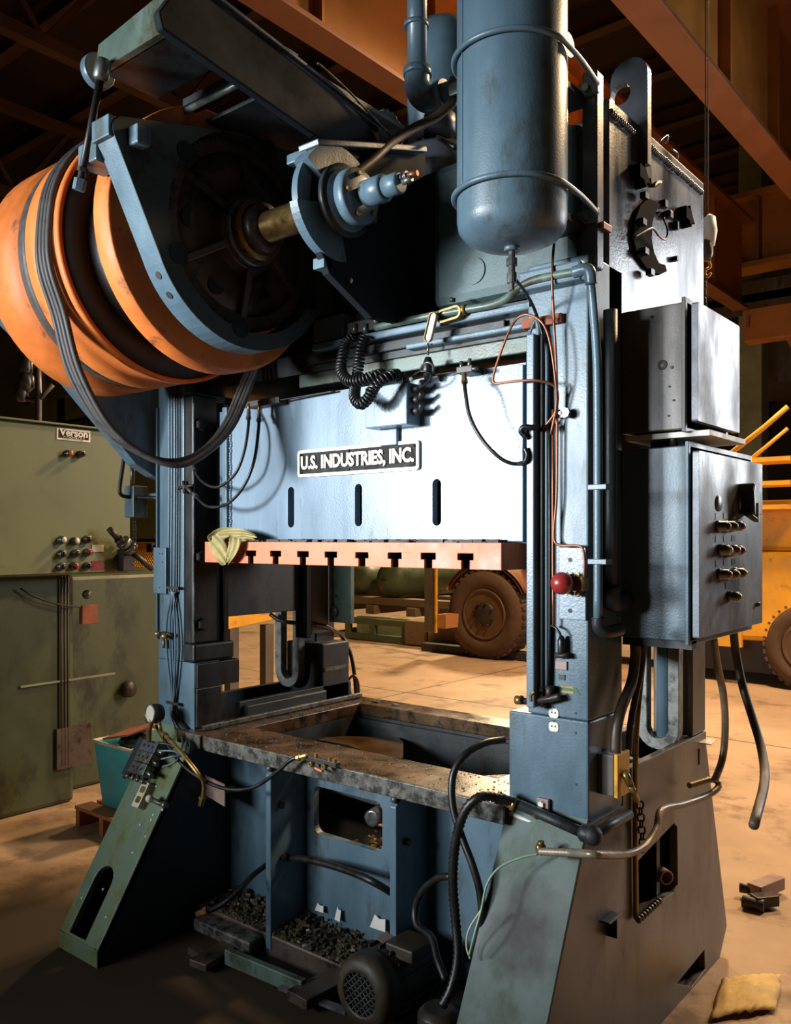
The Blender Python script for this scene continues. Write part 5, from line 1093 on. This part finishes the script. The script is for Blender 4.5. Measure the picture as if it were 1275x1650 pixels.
# small plug, tags, sockets, lower valve
t = thing('cable_plug', 'black plug on a bent wire low on the right column', 'plug', pY(904, 1045, YF-.02))
obj('plug_body', MB().lathe([(-.03, .008), (-.02, .012), (.015, .012), (.03, .006)], pY(905, 1040, YF-.02), (0, 0, 1), 12), BLACKP, t)
obj('wire', MB().tube([pY(888, 1008, 2.335), pY(896, 1012, 2.33), pY(903, 1022, 2.33), pY(905, 1034, 2.335)], .004, 8), BLACKR, t)
obj('tee', MB().cyl(pY(896, 1056, YF-.02), pY(916, 1056, YF-.02), .009, 10), HUBM, t)
p = pY(896, 1064, YF); q = pY(915, 1080, YF); solo('socket_plate', B(p.x, q.x, YF-.006, YF, q.z, p.z), PINK, 'small pinkish socket plate under the black plug', 'socket', bevel=.002)
p = pY(901, 1086, YF); q = pY(911, 1096, YF); solo('small_tag', B(p.x, q.x, YF-.003, YF, q.z, p.z), HUBM, 'tiny dark tag under the pinkish socket plate', 'tag')
t = thing('green_label', 'small green and yellow maker label on the right column', 'label', pY(917, 1110, YF))
p = pY(899, 1103, YF); q = pY(936, 1120, YF)
obj('label_sheet', MB().plate([(p.x, q.z+.012), (q.x, q.z), (q.x-.014, p.z-.004), (p.x, p.z)], [], (0, YF-.0015, 0), (1, 0, 0), (0, 0, 1), .0015), GREENP, t)
for k in range(2): w = pY(914, 1107+k*8, YF-.002); obj('print_line', B(w.x-.022, w.x+.022, YF-.0022, YF-.0015, w.z-.003, w.z+.003), BRASS, t)
wo = pY(893, 1160, YF)
t = thing('duplex_outlet', 'white duplex outlet faces set into the right column', 'outlet', wo)
for py in (1149, 1171):
    w = pY(893, py, YF); f = obj('outlet_face', plateY(rrect(w.x-.0165, w.x+.0165, w.z-.0145, w.z+.0145, .010), [], YF-.003, .003), WHITE, t)
    for dx in (-.006, .006): obj('socket_slot', B(w.x+dx-.002, w.x+dx+.002, YF-.0036, YF-.003, w.z-.001, w.z+.005), DARKTONE, f)
for px, py in ((928, 1149), (928, 1181), (929, 1264), (893, 1162)): w = pY(px, py, YF); solo('screw_hole', MB().cyl(w, w+Vector((0, -.001, 0)), .004, 10), DARKTONE, {(928, 1149): 'upper tiny screw hole right of the duplex outlet', (928, 1181): 'lower tiny screw hole right of the duplex outlet', (929, 1264): 'lowest screw hole, above the conduit elbow on the right column', (893, 1162): 'screw hole between the two white outlet faces'}[(px, py)], 'hole', 'screw holes on the right column')
t = thing('drain_cock', 'dark drain cock at the foot of the lube lines above the block top', 'valve', pY(870, 1125, 2.33))
obj('body', MB().tube([pY(836, 1127, 2.30), pY(850, 1130, 2.31), pY(880, 1127, 2.33), pY(903, 1122, 2.335)], .011, 10), HUBM, t)
obj('handle', MB().tube([pY(856, 1130, 2.30), pY(856, 1120, 2.30), pY(862, 1114, 2.30)], .005, 8), BRASS, t)
obj('tip', MB().cyl(pY(832, 1128, 2.30), pY(842, 1128, 2.30), .014, 10), BRASS, t)
for px in (872, 886): obj('riser', MB().cyl(pY(px, 1125, 2.335), pY(px, 1105, 2.335), .013, 10), HUBM, t)
# pipe across the foot top with clip plate, elbow at the corner
t = thing('foot_pipe', 'dark conduit crossing the top of the right foot with a corner elbow', 'conduit', pY(880, 1325, 2.32))
a = pY(838, 1297, 2.32); b = pY(940, 1342, 2.31)
obj('pipe', MB().cyl(a, b, .0165, 18), DARKB, t)
obj('elbow_block', MB().lathe([(-.03, .02), (-.02, .027), (.02, .027), (.03, .02)], pY(950, 1345, 2.31), (1, 0, -.1), 14).ball(pY(955, 1346, 2.31), .03, 12), DARKB, t)
obj('pipe', MB().cyl(pY(955, 1345, 2.31), pX(1014, 1312, XR1+.035), .0165, 18), DARKB, t)
p = pY(865, 1285, 2.345); q = pY(884, 1335, 2.345)
obj('clip_plate', B(p.x, q.x, 2.344, YF-.001, q.z, p.z), PINK, t, .002)
w = pY(873, 1296, 2.343); obj('clip_nut', MB().lathe([(0, .012), (.008, .010)], w, (0, -1, 0), 6, False), WHITE, t)
w = pY(866, 1310, 2.32); obj('clip_band', MB().lathe([(-.007, .0185), (.007, .0185)], w, b-a, 18), BRASS, t)
solo('white_highlight', MB().tube([pY(822, 1310, 2.345), pY(860, 1326, 2.345), pY(935, 1352, 2.345)], .008, 8), WHITE, 'light painted as a white weld line under the foot pipe', 'highlight')  # white stroke painting the light along the ledge's edge
# flexible conduit with connector from bed to floor
hose('flex_hose', [(838, 1297, 'Y', 2.32), (800, 1285, 'Y', 2.27), (772, 1285, 'Y', 2.22), (748, 1310, 'Y', 2.20), (734, 1360, 'Y', 2.20), (730, 1420, 'Y', 2.20), (734, 1480, 'Y', 2.20), (738, 1540, 'Y', 2.18), (728, 1590, 'Y', 2.15), (712, 1622, 'Y', 2.12)], .0165, BLACKR, 'thick black ribbed conduit arching down in front of the bed', (), 'hoses in front of the bed', rib=.016, seg=14)
t = thing('conduit_connector', 'yellowed brass connector joining the ribbed conduit and foot pipe', 'connector', pY(818, 1290, 2.31))
a = pY(800, 1284, 2.285); b = pY(832, 1297, 2.315)
obj('sleeve', MB().lathe([(0, .021), (.012, .021), (.012, .018), (.05, .018), (.05, .022), (.062, .022)], a, b-a, 20), BRASS, t)
hose('bed_hose', [(812, 1192, 'Y', 2.45), (780, 1198, 'Y', 2.36), (748, 1218, 'Y', 2.28), (730, 1250, 'Y', 2.24), (730, 1300, 'Y', 2.22), (745, 1350, 'Y', 2.21), (762, 1395, 'Y', 2.2), (774, 1440, 'Y', 2.2), (776, 1490, 'Y', 2.2), (765, 1540, 'Y', 2.2)], .012, BLACKR, 'smooth black hose crossing the ribbed conduit from the bed top', (), 'hoses in front of the bed')
hose('bed_hose', [(727, 1412, 'Y', 2.22), (706, 1415, 'Y', 2.24), (684, 1432, 'Y', 2.26), (670, 1460, 'Y', 2.27), (672, 1490, 'Y', 2.25), (695, 1510, 'Y', 2.22), (705, 1545, 'Y', 2.18), (718, 1580, 'Y', 2.15)], .012, BLACKR, 'short black hose curling into the motor box', (), 'hoses in front of the bed')
t = hose('drain_line', [(451, 1383, 'Y', 2.50), (475, 1383, 'Y', 2.44), (510, 1388, 'Y', 2.42), (560, 1403, 'Y', 2.40), (600, 1420, 'Y', 2.38), (634, 1440, 'Y', 2.44)], .014, BLACKR, 'black hose spanning between the two bed ribs', ())
hose('loose_hose', [(430, 1393, 'Y', 2.40), (405, 1413, 'Y', 2.30), (380, 1440, 'Y', 2.22), (350, 1462, 'Y', 2.16), (318, 1474, 'Y', 2.10)], .011, BLACKR, 'loose black hose end with a brass fitting lying left of the bed rib', (1,), None)
hose('green_wire', [(868, 1376, 'Y', 2.25), (840, 1382, 'Y', 2.22), (805, 1398, 'Y', 2.18), (785, 1425, 'Y', 2.15), (776, 1465, 'Y', 2.12), (765, 1505, 'Y', 2.1), (756, 1540, 'Y', 2.1)], .0035, mat('pale_green_wire', (150, 180, 150), .4), 'thin pale green wire drooping over the right foot', ())
hose('white_wire', [(776, 1465, 'Y', 2.13), (756, 1498, 'Y', 2.12), (752, 1525, 'Y', 2.12), (758, 1545, 'Y', 2.12)], .003, CREAM, 'short cream wire beside the ribbed conduit near the floor', ())
hose('flex_conduit', [(870, 1372, 'Y', 2.23), (920, 1374, 'Y', 2.22), (965, 1377, 'Y', 2.2), (1010, 1376, 'X', -1.12), (1040, 1362, 'X', -1.12), (1058, 1335, 'X', -1.12), (1066, 1305, 'X', -1.13), (1100, 1296, 'X', -1.12), (1135, 1284, 'X', -1.10), (1155, 1272, 'X', -1.08), (1158, 1262, 'X', -1.08), (1146, 1256, 'X', -1.1), (1110, 1266, 'X', -1.15)], .0125, COND, 'beige flexible metal conduit snaking across the right side plate', (), None, rib=.012, seg=12)
w = pY(872, 1366, 2.25); solo('conduit_clamp', MB().lathe([(-.01, .016), (.0, .018), (.01, .012)], w, (1, 0, 0), 10).cyl(w, w+UP*.02, .01, 8), BRASS, 'yellow clamp at the left end of the flexible metal conduit', 'clamp')
for px, py in ((850, 1374), (842, 1396)): w = pY(px, py, 2.335); solo('paint_drip', MB().lathe([(0, .008), (.003, .007), (.004, .001)], w, (0, -1, .6), 12), CREAM, ('upper' if py == 1374 else 'lower')+' cream paint blob on the sloped face of the right foot', 'paint', 'paint blobs on the right foot')
hose('cabinet_cable', [(1150, 1025, 'X', -1.05), (1156, 1070, 'X', -1.05), (1166, 1120, 'X', -1.05), (1169, 1170, 'X', -1.06), (1165, 1220, 'X', -1.07), (1152, 1258, 'X', -1.08)], .0135, COND, 'grey cable from the cabinet bottom joining the flexible conduit', (), 'cables under the control cabinet')
hose('cabinet_cable', [(1182, 1012, 'X', -1.03), (1186, 1050, 'X', -1.03), (1197, 1105, 'X', -1.0), (1214, 1160, 'X', -.95), (1228, 1210, 'X', -.9), (1232, 1260, 'X', -.85), (1215, 1330, 'X', -.8)], .0155, HOSEB, 'thick brown cable hanging at the far right under the cabinet', (), 'cables under the control cabinet')
hose('box_cable', [(1024, 1038, 'X', -1.13), (1024, 1060, 'X', -1.13), (1018, 1100, 'X', -1.13), (1002, 1140, 'X', -1.13), (994, 1175, 'X', -1.13), (992, 1212, 'X', -1.13)], .017, HOSEB, 'left thick brown cable entering the yellow junction box', (), 'cables into the yellow box')
hose('box_cable', [(1036, 1040, 'X', -1.14), (1035, 1070, 'X', -1.14), (1025, 1120, 'X', -1.14), (1016, 1170, 'X', -1.14), (1013, 1215, 'X', -1.14)], .011, HOSEB, 'right thinner brown cable beside the yellow junction box', (), 'cables into the yellow box')
jb = thing('yellow_junction_box', 'yellow-edged junction box on the right side of the lower column', 'box', pX(1000, 1250, -1.1))
ya, yb2 = pX(999, 1250, -1.115).y, pX(1012, 1250, -1.115).y
za, zb2 = pX(1000, 1282, -1.115).z, pX(1000, 1217, -1.115).z
obj('box_body', B(XR1, -1.125, ya-.02, yb2, za, zb2), BROWNP, jb, .003); obj('cover', B(-1.125, -1.112, ya-.02, yb2+.008, za-.004, zb2+.006), YELLOW, jb, .003)
obj('lever', MB().cyl(pX(1006, 1243, -1.105), pX(1016, 1265, -1.09), .012, 12).cyl(pX(1016, 1265, -1.09), pX(1027, 1290, -1.085), .010, 12), BRASS, jb)
t = thing('oily_chain', 'short oily chain hanging by the yellow junction box', 'chain', pX(1034, 1320, -1.13))
for k in range(8):
    w = pX(1032, 1297, -1.14)-UP*k*.021+Vector((0, .003*k, 0)); ax = Vector((0, 1, 0)) if k % 2 else Vector((.7, .3, 0)).normalized()
    obj('link', MB().tube([w+ax*.008+UP*.010, w+ax*.008-UP*.010, w-ax*.008-UP*.010, w-ax*.008+UP*.010], .0032, 6, 4, True), CHAINM, t)
solo('vertical_tube', MB().tube([pX(1037, 1060, XR1+.012), pX(1026, 1180, XR1+.012), pX(1024, 1300, XR1+.012), pX(1025, 1480, XR1+.012)], .009, 10), BRASS, 'long oily vertical tube on the right side plate by the chain', 'tube')
hose('rear_hose', [(436, 990, 'Y', 3.04), (455, 1001, 'Y', 3.05), (490, 1005, 'Y', 3.06), (525, 1010, 'Y', 3.2), (550, 1025, 'Y', 3.42), (564, 1050, 'Y', 3.43), (571, 1085, 'Y', 3.44), (575, 1130, 'Y', 3.44)], .011, BLACKR, 'black hose arching behind the press opening down to the bed rear', ())
hose('copper_tube', [(557, 1122, 'Y', 3.40), (560, 1100, 'Y', 3.41), (569, 1089, 'Y', 3.42), (577, 1098, 'Y', 3.43), (579, 1128, 'Y', 3.43)], .007, COPPER, 'small reddish tube loop at the bed rear beside the black hose', (), None, None, 'tube')
# ================================================================== LEFT COLUMN TUBES AND REGULATOR
for i, (px, bx_) in enumerate(((273, 300), (277, 306), (282, 312), (286, 316))):
    pts = [pY(px, 612, YF-.012), pY(px, 800, YF-.012), pY(px-1, 945, YF-.012)]
    sgn = (-1, -.4, .4, 1)[i]
    pts += [pY(279+sgn*2, 955, YF-.016), pY(278+sgn*9, 1000, YF-.014), pY(279+sgn*10, 1050, YF-.014), pY(279+sgn*3, 1120, YF-.016), pY(277+sgn*3, 1145, YF-.02), pY(bx_-18, 1172, YF-.02), pY(bx_-6, 1190, YF-.05), pY(bx_-10, 1215, 2.24), pY(282-2*i, 1228-9*i, 2.20), pY(262-2*i, 1236-13*i, 2.18)]
    solo('lube_tube', MB().tube(pts, .0048, 8), BLUE if i < 3 else BLACKR, 'thin tube down the left column to the regulator, %s of four' % ('first from left', 'second from left', 'third from left', 'rightmost')[i], 'tube', 'tubes on the left column')
for py in (610, 947, 1133): 
    w = pY(279, py, YF-.02); solo('tube_strap', MB().box(w.x-.045, w.x+.045, YF-.026, YF-.018, w.z-.006, w.z+.006), HUBM, 'narrow strap holding the left column tubes %s' % ('at the top', 'at mid height', 'near the regulator')[(610, 947, 1133).index(py)], 'strap', 'tube straps')
t = thing('brass_elbows', 'pair of brass elbows on the left column tubes', 'fittings', pY(262, 1018, YF-.03))
for px, py in ((255, 1021), (266, 1025)): w = pY(px, py, YF-.03); obj('elbow', MB().lathe([(0, .010), (.02, .012), (.03, .012), (.034, .006)], w+Vector((.02, 0, 0)), (-1, -.3, 0), 10), BRASS, t)
obj('body', MB().cyl(pY(262, 1020, YF-.03), pY(280, 1024, YF-.015), .009, 10), HUBM, t); obj('stem', MB().cyl(pY(264, 1030, YF-.02), pY(264, 1044, YF-.02), .007, 8), BRASS, t)
# regulator block on the left foot: built in the plane of the slope
SL0 = Vector((0, 1.875, .07)); SV = Vector((0, YF-1.875, .79)).normalized(); SN = Vector((0, -SV.z, SV.y))
def slp(px, py, off):  # pixel on the slope plane pushed out by off
    r = ray(px, py); O = SL0+SN*off; k = (O-EYE).dot(SN)/r.dot(SN); return EYE+r*k
rg = thing('regulator_manifold', 'grey valve manifold with gauge on the sloped left foot', 'manifold', slp(232, 1225, .03))
def slab(pc, w, h, off, th, m, nm, par, bev=.003, rot=0):
    c = slp(*pc, off); u = Vector((1, 0, 0)); v = SV
    if rot: R_ = Matrix.Rotation(rot, 3, SN); u = R_ @ u; v = R_ @ v
    return obj(nm, MB().plate([(-w/2, -h/2), (w/2, -h/2), (w/2, h/2), (-w/2, h/2)], [], c, u, v, th), m, par, bev)
for k, (px, py) in enumerate(((239, 1202), (230, 1219), (221, 1237))):
    slab((px, py), .115, .048, .075, .05, STEEL if k else GREY, 'valve_block', rg)
    for dx in (-.03, .0, .03):
        w = slp(px, py, .076)+Vector((dx, 0, 0)); obj('block_screw', MB().cyl(w, w+SN*.003, .006, 8), HUBM, rg)
    w = slp(px+14, py+5, .055); obj('port', MB().cyl(w, w+Vector((.06, -.01, -.01)), .010, 10), STEEL, rg)
    w = slp(px-14, py+10, .04); obj('side_port', MB().cyl(w, w-SV*.02-Vector((.02, 0, 0)), .009, 10), HUBM, rg)
slab((226, 1222), .16, .17, .025, .02, DARKB, 'manifold_base', rg)
for k in range(4): w = slp(208+k*8, 1246+k*3, .05); obj('bottom_port', MB().cyl(w, w-SV*.022, .009, 10), STEEL, rg)
gg = pY(243, 1150, 2.22)
obj('gauge_stem', MB().tube([pY(240, 1195, 2.22), pY(241, 1175, 2.22), pY(245, 1160, 2.22)], .011, 10), BRASS, rg)
obj('gauge_stem', MB().cyl(pY(260, 1184, 2.24), pY(256, 1160, 2.24), .009, 10), BRASS, rg)
gd_ = Vector((-.12, -1, .08)).normalized()
gz = obj('gauge', MB().lathe([(-.05, .035), (-.035, .042), (0, .042), (.003, .036)], gg, gd_, 28), HUBM, rg); obj('gauge_face', MB().lathe([(.0, .036), (.004, .036)], gg, gd_, 28), CREAM, gz); obj('gauge_ring', MB().lathe([(.0, .043), (.006, .043), (.006, .037), (.0, .037)], gg, gd_, 28), STEEL, gz)
hose('regulator_hose', [(262, 1182, 'Y', 2.22), (275, 1193, 'Y', 2.20), (300, 1222, 'Y', 2.18), (318, 1245, 'Y', 2.18), (328, 1260, 'Y', 2.2), (328, 1280, 'Y', 2.22), (324, 1296, 'Y', 2.22)], .009, BRASS, 'tan hose from the gauge bending down past the mauve tag plate', (0, 1), 'hoses by the regulator')
hose('regulator_hose', [(252, 1170, 'Y', 2.26), (265, 1192, 'Y', 2.24), (292, 1230, 'Y', 2.22), (330, 1258, 'Y', 2.22), (370, 1272, 'Y', 2.22), (410, 1268, 'Y', 2.23), (445, 1245, 'Y', 2.24), (470, 1224, 'Y', 2.25), (492, 1218, 'Y', 2.27)], .0075, BLACKR, 'long black hose swagged from the regulator to the bed edge fittings', (1,), 'hoses by the regulator')
t = thing('bed_fittings', 'cluster of brass fittings under the front edge of the bed', 'fittings', pY(515, 1230, 2.28))
w = pY(522, 1226, 2.285); obj('manifold_bar', MB().bar(pY(497, 1221, 2.285), pY(545, 1233, 2.285), .025, .022), HUBM, t, .003)
for px, py in ((504, 1231), (525, 1235)): w = pY(px, py, 2.27); obj('port_ring', MB().lathe([(0, .010), (.015, .010), (.015, .006), (0, .006)], w, (0, -1, 0), 14), BRASS, t)
obj('lever', MB().bar(pY(508, 1237, 2.26), pY(520, 1243, 2.26), .012, .008), ORB, t, .003)
for px, py in ((510, 1220), (532, 1226), (540, 1229)): w = pY(px, py, 2.28); obj('nut', MB().lathe([(0, .009), (.014, .009)], w, (0, 0, 1), 6, False), BRASS, t)
# outlet block and pin on the left foot
t = thing('foot_outlet', 'cream duplex outlet block on the sloped left foot', 'outlet', slp(226, 1280, .02))
obj('outlet_box', MB().plate(rrect(-.025, .025, -.055, .055, .006), [], slp(226, 1280, .035), (1, 0, 0), SV, .035), CREAM, t, .002)
for s_ in (-.022, .022):
    c = slp(226, 1280, .036)+SV*s_; f = obj('outlet_face', MB().plate(rrect(-.016, .016, -.014, .014, .009), [], c, (1, 0, 0), SV, .003), BRASS, t)
t = thing('foot_pin', 'short pale pin with a round head sticking out of the left foot', 'pin', slp(245, 1288, .02))
w = slp(241, 1287, .05); obj('head', MB().ball(w, .017, 14), CREAM, t); obj('pin', MB().cyl(w, slp(265, 1297, .055), .011, 14).cyl(slp(262, 1296, .054), slp(268, 1298, .055), .013, 14), STEEL, t)
rnd = random.Random(21); mb = MB()
for px, py in ((244, 1321), (226, 1329), (235, 1348), (214, 1374), (252, 1267), (262, 1305), (247, 1313), (132, 1447), (166, 1433), (171, 1478)):
    w = slp(px, py, .0); mb.lathe([(0, .006), (.002, .005), (.004, .001)], w, SN, 10)
solo('oil_drops', mb, WHITE, 'tiny bright oil drops on the sloped left foot', 'drops', kind='stuff')
# ================================================================== FLOOR ITEMS IN FRONT
mo = thing('electric_motor', 'grimy electric motor with a fan grille lying in front of the bed', 'motor', (-1.92, 2.2, 0))
a = pZ(580, 1602, .17); b = a+Vector((0, .30, 0)); r = .115
obj('frame', MB().lathe([(.06, r*.97), (.07, r), (.30, r), (.31, r*.9), (.33, r*.85), (.34, .02)], a, (0, 1, 0), 32), MOTORM, mo)
for k in range(16):
    an = 2*math.pi*k/16; d = Vector((math.cos(an), 0, math.sin(an))); obj('cooling_fin', MB().bar(a+d*(r+.004)+Vector((0, .10, 0)), a+d*(r+.004)+Vector((0, .29, 0)), .006, .014, d), MOTORM, mo)
fcw = obj('fan_cowl', MB().lathe([(.075, r*1.06), (.02, r*1.04), (.0, r*.9), (-.004, r*.72), (-.004, r*.62), (.004, r*.62), (.004, r*.72), (.07, r*1.0)], a, (0, 1, 0), 36), MOTORM, mo)
mb = MB()
for k in range(-6, 7):
    for sg in (1, -1):
        o_ = k*.018; h = math.sqrt(max(0, (r*.68)**2-(o_)**2))
        dv_ = Vector((math.cos(math.radians(45*sg)), 0, math.sin(math.radians(45*sg)))); nv = Vector((-dv_.z, 0, dv_.x))
        mb.bar(a+nv*o_-dv_*h, a+nv*o_+dv_*h, .0035, .0035, (0, 1, 0))
g_ = obj('grille', mb, STEEL, fcw); g_['kind'] = 'stuff'
obj('fan_dark', MB().cyl(a+Vector((0, .02, 0)), a+Vector((0, .03, 0)), r*.7, 24), BLACKP, mo)
obj('terminal_box', MB().box(a.x+.01, a.x+.13, a.y+.12, a.y+.25, a.z+.09, a.z+.135), MOTORM, mo, .006)
obj('foot', B(a.x-.10, a.x+.10, a.y+.09, a.y+.27, a.z-.165, a.z-.10), MOTORM, mo, .004)
obj('rating_plate', MB().plate([(-.03, -.03), (.03, -.03), (.03, .03), (-.03, .03)], [], a+Vector((-.02, .17, .118)), (1, 0, -.17), (0, 1, 0), .002), PINK, mo)
solo('pump_block', MB().lathe([(0, .07), (.14, .07), (.16, .05)], (a.x+.24, a.y+.12, .0), (0, 0, 1), 20).box(a.x+.17, a.x+.31, a.y+.05, a.y+.19, 0, .06), MOTORM, 'small dark pump body between the motor and the right foot', 'pump', bevel=.004)
fr = thing('floor_frame', 'dark steel channel frame lying on the floor in front of the bed', 'frame', (-2.2, 1.95, 0))
z = .05
obj('flat_channel', MB().bar(pZ(318, 1556, .03), pZ(452, 1478, .03), .09, .03), CAST, fr, .004)
obj('flat_channel', MB().bar(pZ(478, 1612, .04), pZ(640, 1528, .04), .11, .04), CAST, fr, .004)
obj('channel', MB().bar(pZ(366, 1540, .045), pZ(490, 1592, .045), .03, .06), BLUEG, fr, .004)
obj('channel', MB().bar(pZ(452, 1500, .045), pZ(580, 1546, .045), .035, .06), CAST, fr, .004)
obj('tray', MB().plate([(v.x, v.y) for v in (pZ(375, 1540, .015), pZ(500, 1592, .015), pZ(580, 1550, .015), pZ(460, 1500, .015))], [], (0, 0, .015), (1, 0, 0), (0, 1, 0), .012), DARKTONE, fr)
solo('angle_iron', MB().bar(pZ(308, 1530, .02), pZ(345, 1552, .02), .03, .03), CAST, 'short angle iron end at the left corner of the floor frame', 'angle iron')
solo('flat_bar', MB().bar(pZ(560, 1630, .03), pZ(452, 1590, .03), .03, .012), STEEL, 'bent flat bar at the front of the floor frame', 'bar')
mb = MB(); rnd = random.Random(31)
for k in range(900):
    x = rnd.uniform(-3.0, -1.98); y = rnd.uniform(2.37, 2.54); s_ = rnd.uniform(.004, .013); h = .10+(y-2.36)*rnd.uniform(.0, .25)
    a_ = rnd.uniform(0, 3); M_ = Matrix.Translation((x, y, h)) @ Matrix.Rotation(a_, 4, 'Z') @ Matrix.Rotation(rnd.uniform(-.5, .5), 4, 'X')
    mb.box(-s_, s_, -s_*.6, s_*.6, -.003, .004+s_*.3, M_)
solo('shop_debris', mb, GRIT, 'greasy leaves and chips piled along the foot of the bed', 'debris', kind='stuff')
for i, (px, py, w_, h_, lab) in enumerate(((478, 1455, .06, .06, 'cream cardboard scrap against the left rib'), (515, 1466, .05, .03, 'small white paper scrap leaning on the bed panel'), (545, 1476, .03, .05, 'narrow shiny plastic scrap on the debris'), (610, 1490, .08, .05, 'torn white paper scrap by the right rib'))):
    c = pY(px, py, 2.53)
    solo('paper_scrap', MB().plate([(-w_/2, -h_/2), (w_/2, -h_*.6), (w_*.4, h_*.3), (0, h_*.25), (-w_*.3, h_/2)], [], c+Vector((0, 0, .01)), (1, 0, .1), (0, .25, 1), .003), RAG if i == 0 else WHITE, lab, 'scrap')
# right edge of the floor: tool and yellow scrap
t = thing('pipe_fittings', 'heavy black pipe fittings lying on the floor at the right edge', 'fittings', pZ(1215, 1440, 0))
obj('pipe_end', MB().cyl(pZ(1192, 1430, .045), pZ(1222, 1435, .045), .022, 14), HUBM, t); obj('coupling', MB().cyl(pZ(1197, 1452, .03), pZ(1232, 1460, .03), .028, 12), HUBM, t)
obj('block', MB().bar(pZ(1215, 1436, .05), pZ(1255, 1420, .05), .07, .06), PINK, t, .005); obj('lug', MB().bar(pZ(1215, 1452, .04), pZ(1250, 1448, .04), .06, .05), BLACKP, t, .004)
c = pZ(1205, 1608, 0); vs = []; nx, ny = 14, 12; rnd = random.Random(8)
mb = MB(); u_ = (pZ(1260, 1600, 0)-pZ(1160, 1612, 0)); v_ = (pZ(1215, 1575, 0)-pZ(1200, 1640, 0))
for i in range(nx):
    for j in range(ny):
        a_, b_ = i/(nx-1)-.5, j/(ny-1)-.5
        rr = 1-.25*abs(b_)*rnd.random(); p = c+u_*a_*rr*1.05+v_*b_*rr
        vs.append((p.x, p.y, .006+.035*max(0, (1-4*a_*a_))*(1-3*b_*b_)+.006*(i % 2)+rnd.uniform(0, .008)))
mb.add(vs, [(i*ny+j, (i+1)*ny+j, (i+1)*ny+j+1, i*ny+j+1) for i in range(nx-1) for j in range(ny-1)], True)
o = solo('crumpled_mesh', mb, mat('straw_mesh', (206, 172, 106), .8, 0, .25, 30, bump=.6), 'crumpled straw-yellow mesh sheet on the floor at the lower right corner', 'sheet')
md = o.modifiers.new('s', 'SOLIDIFY'); md.thickness = .004
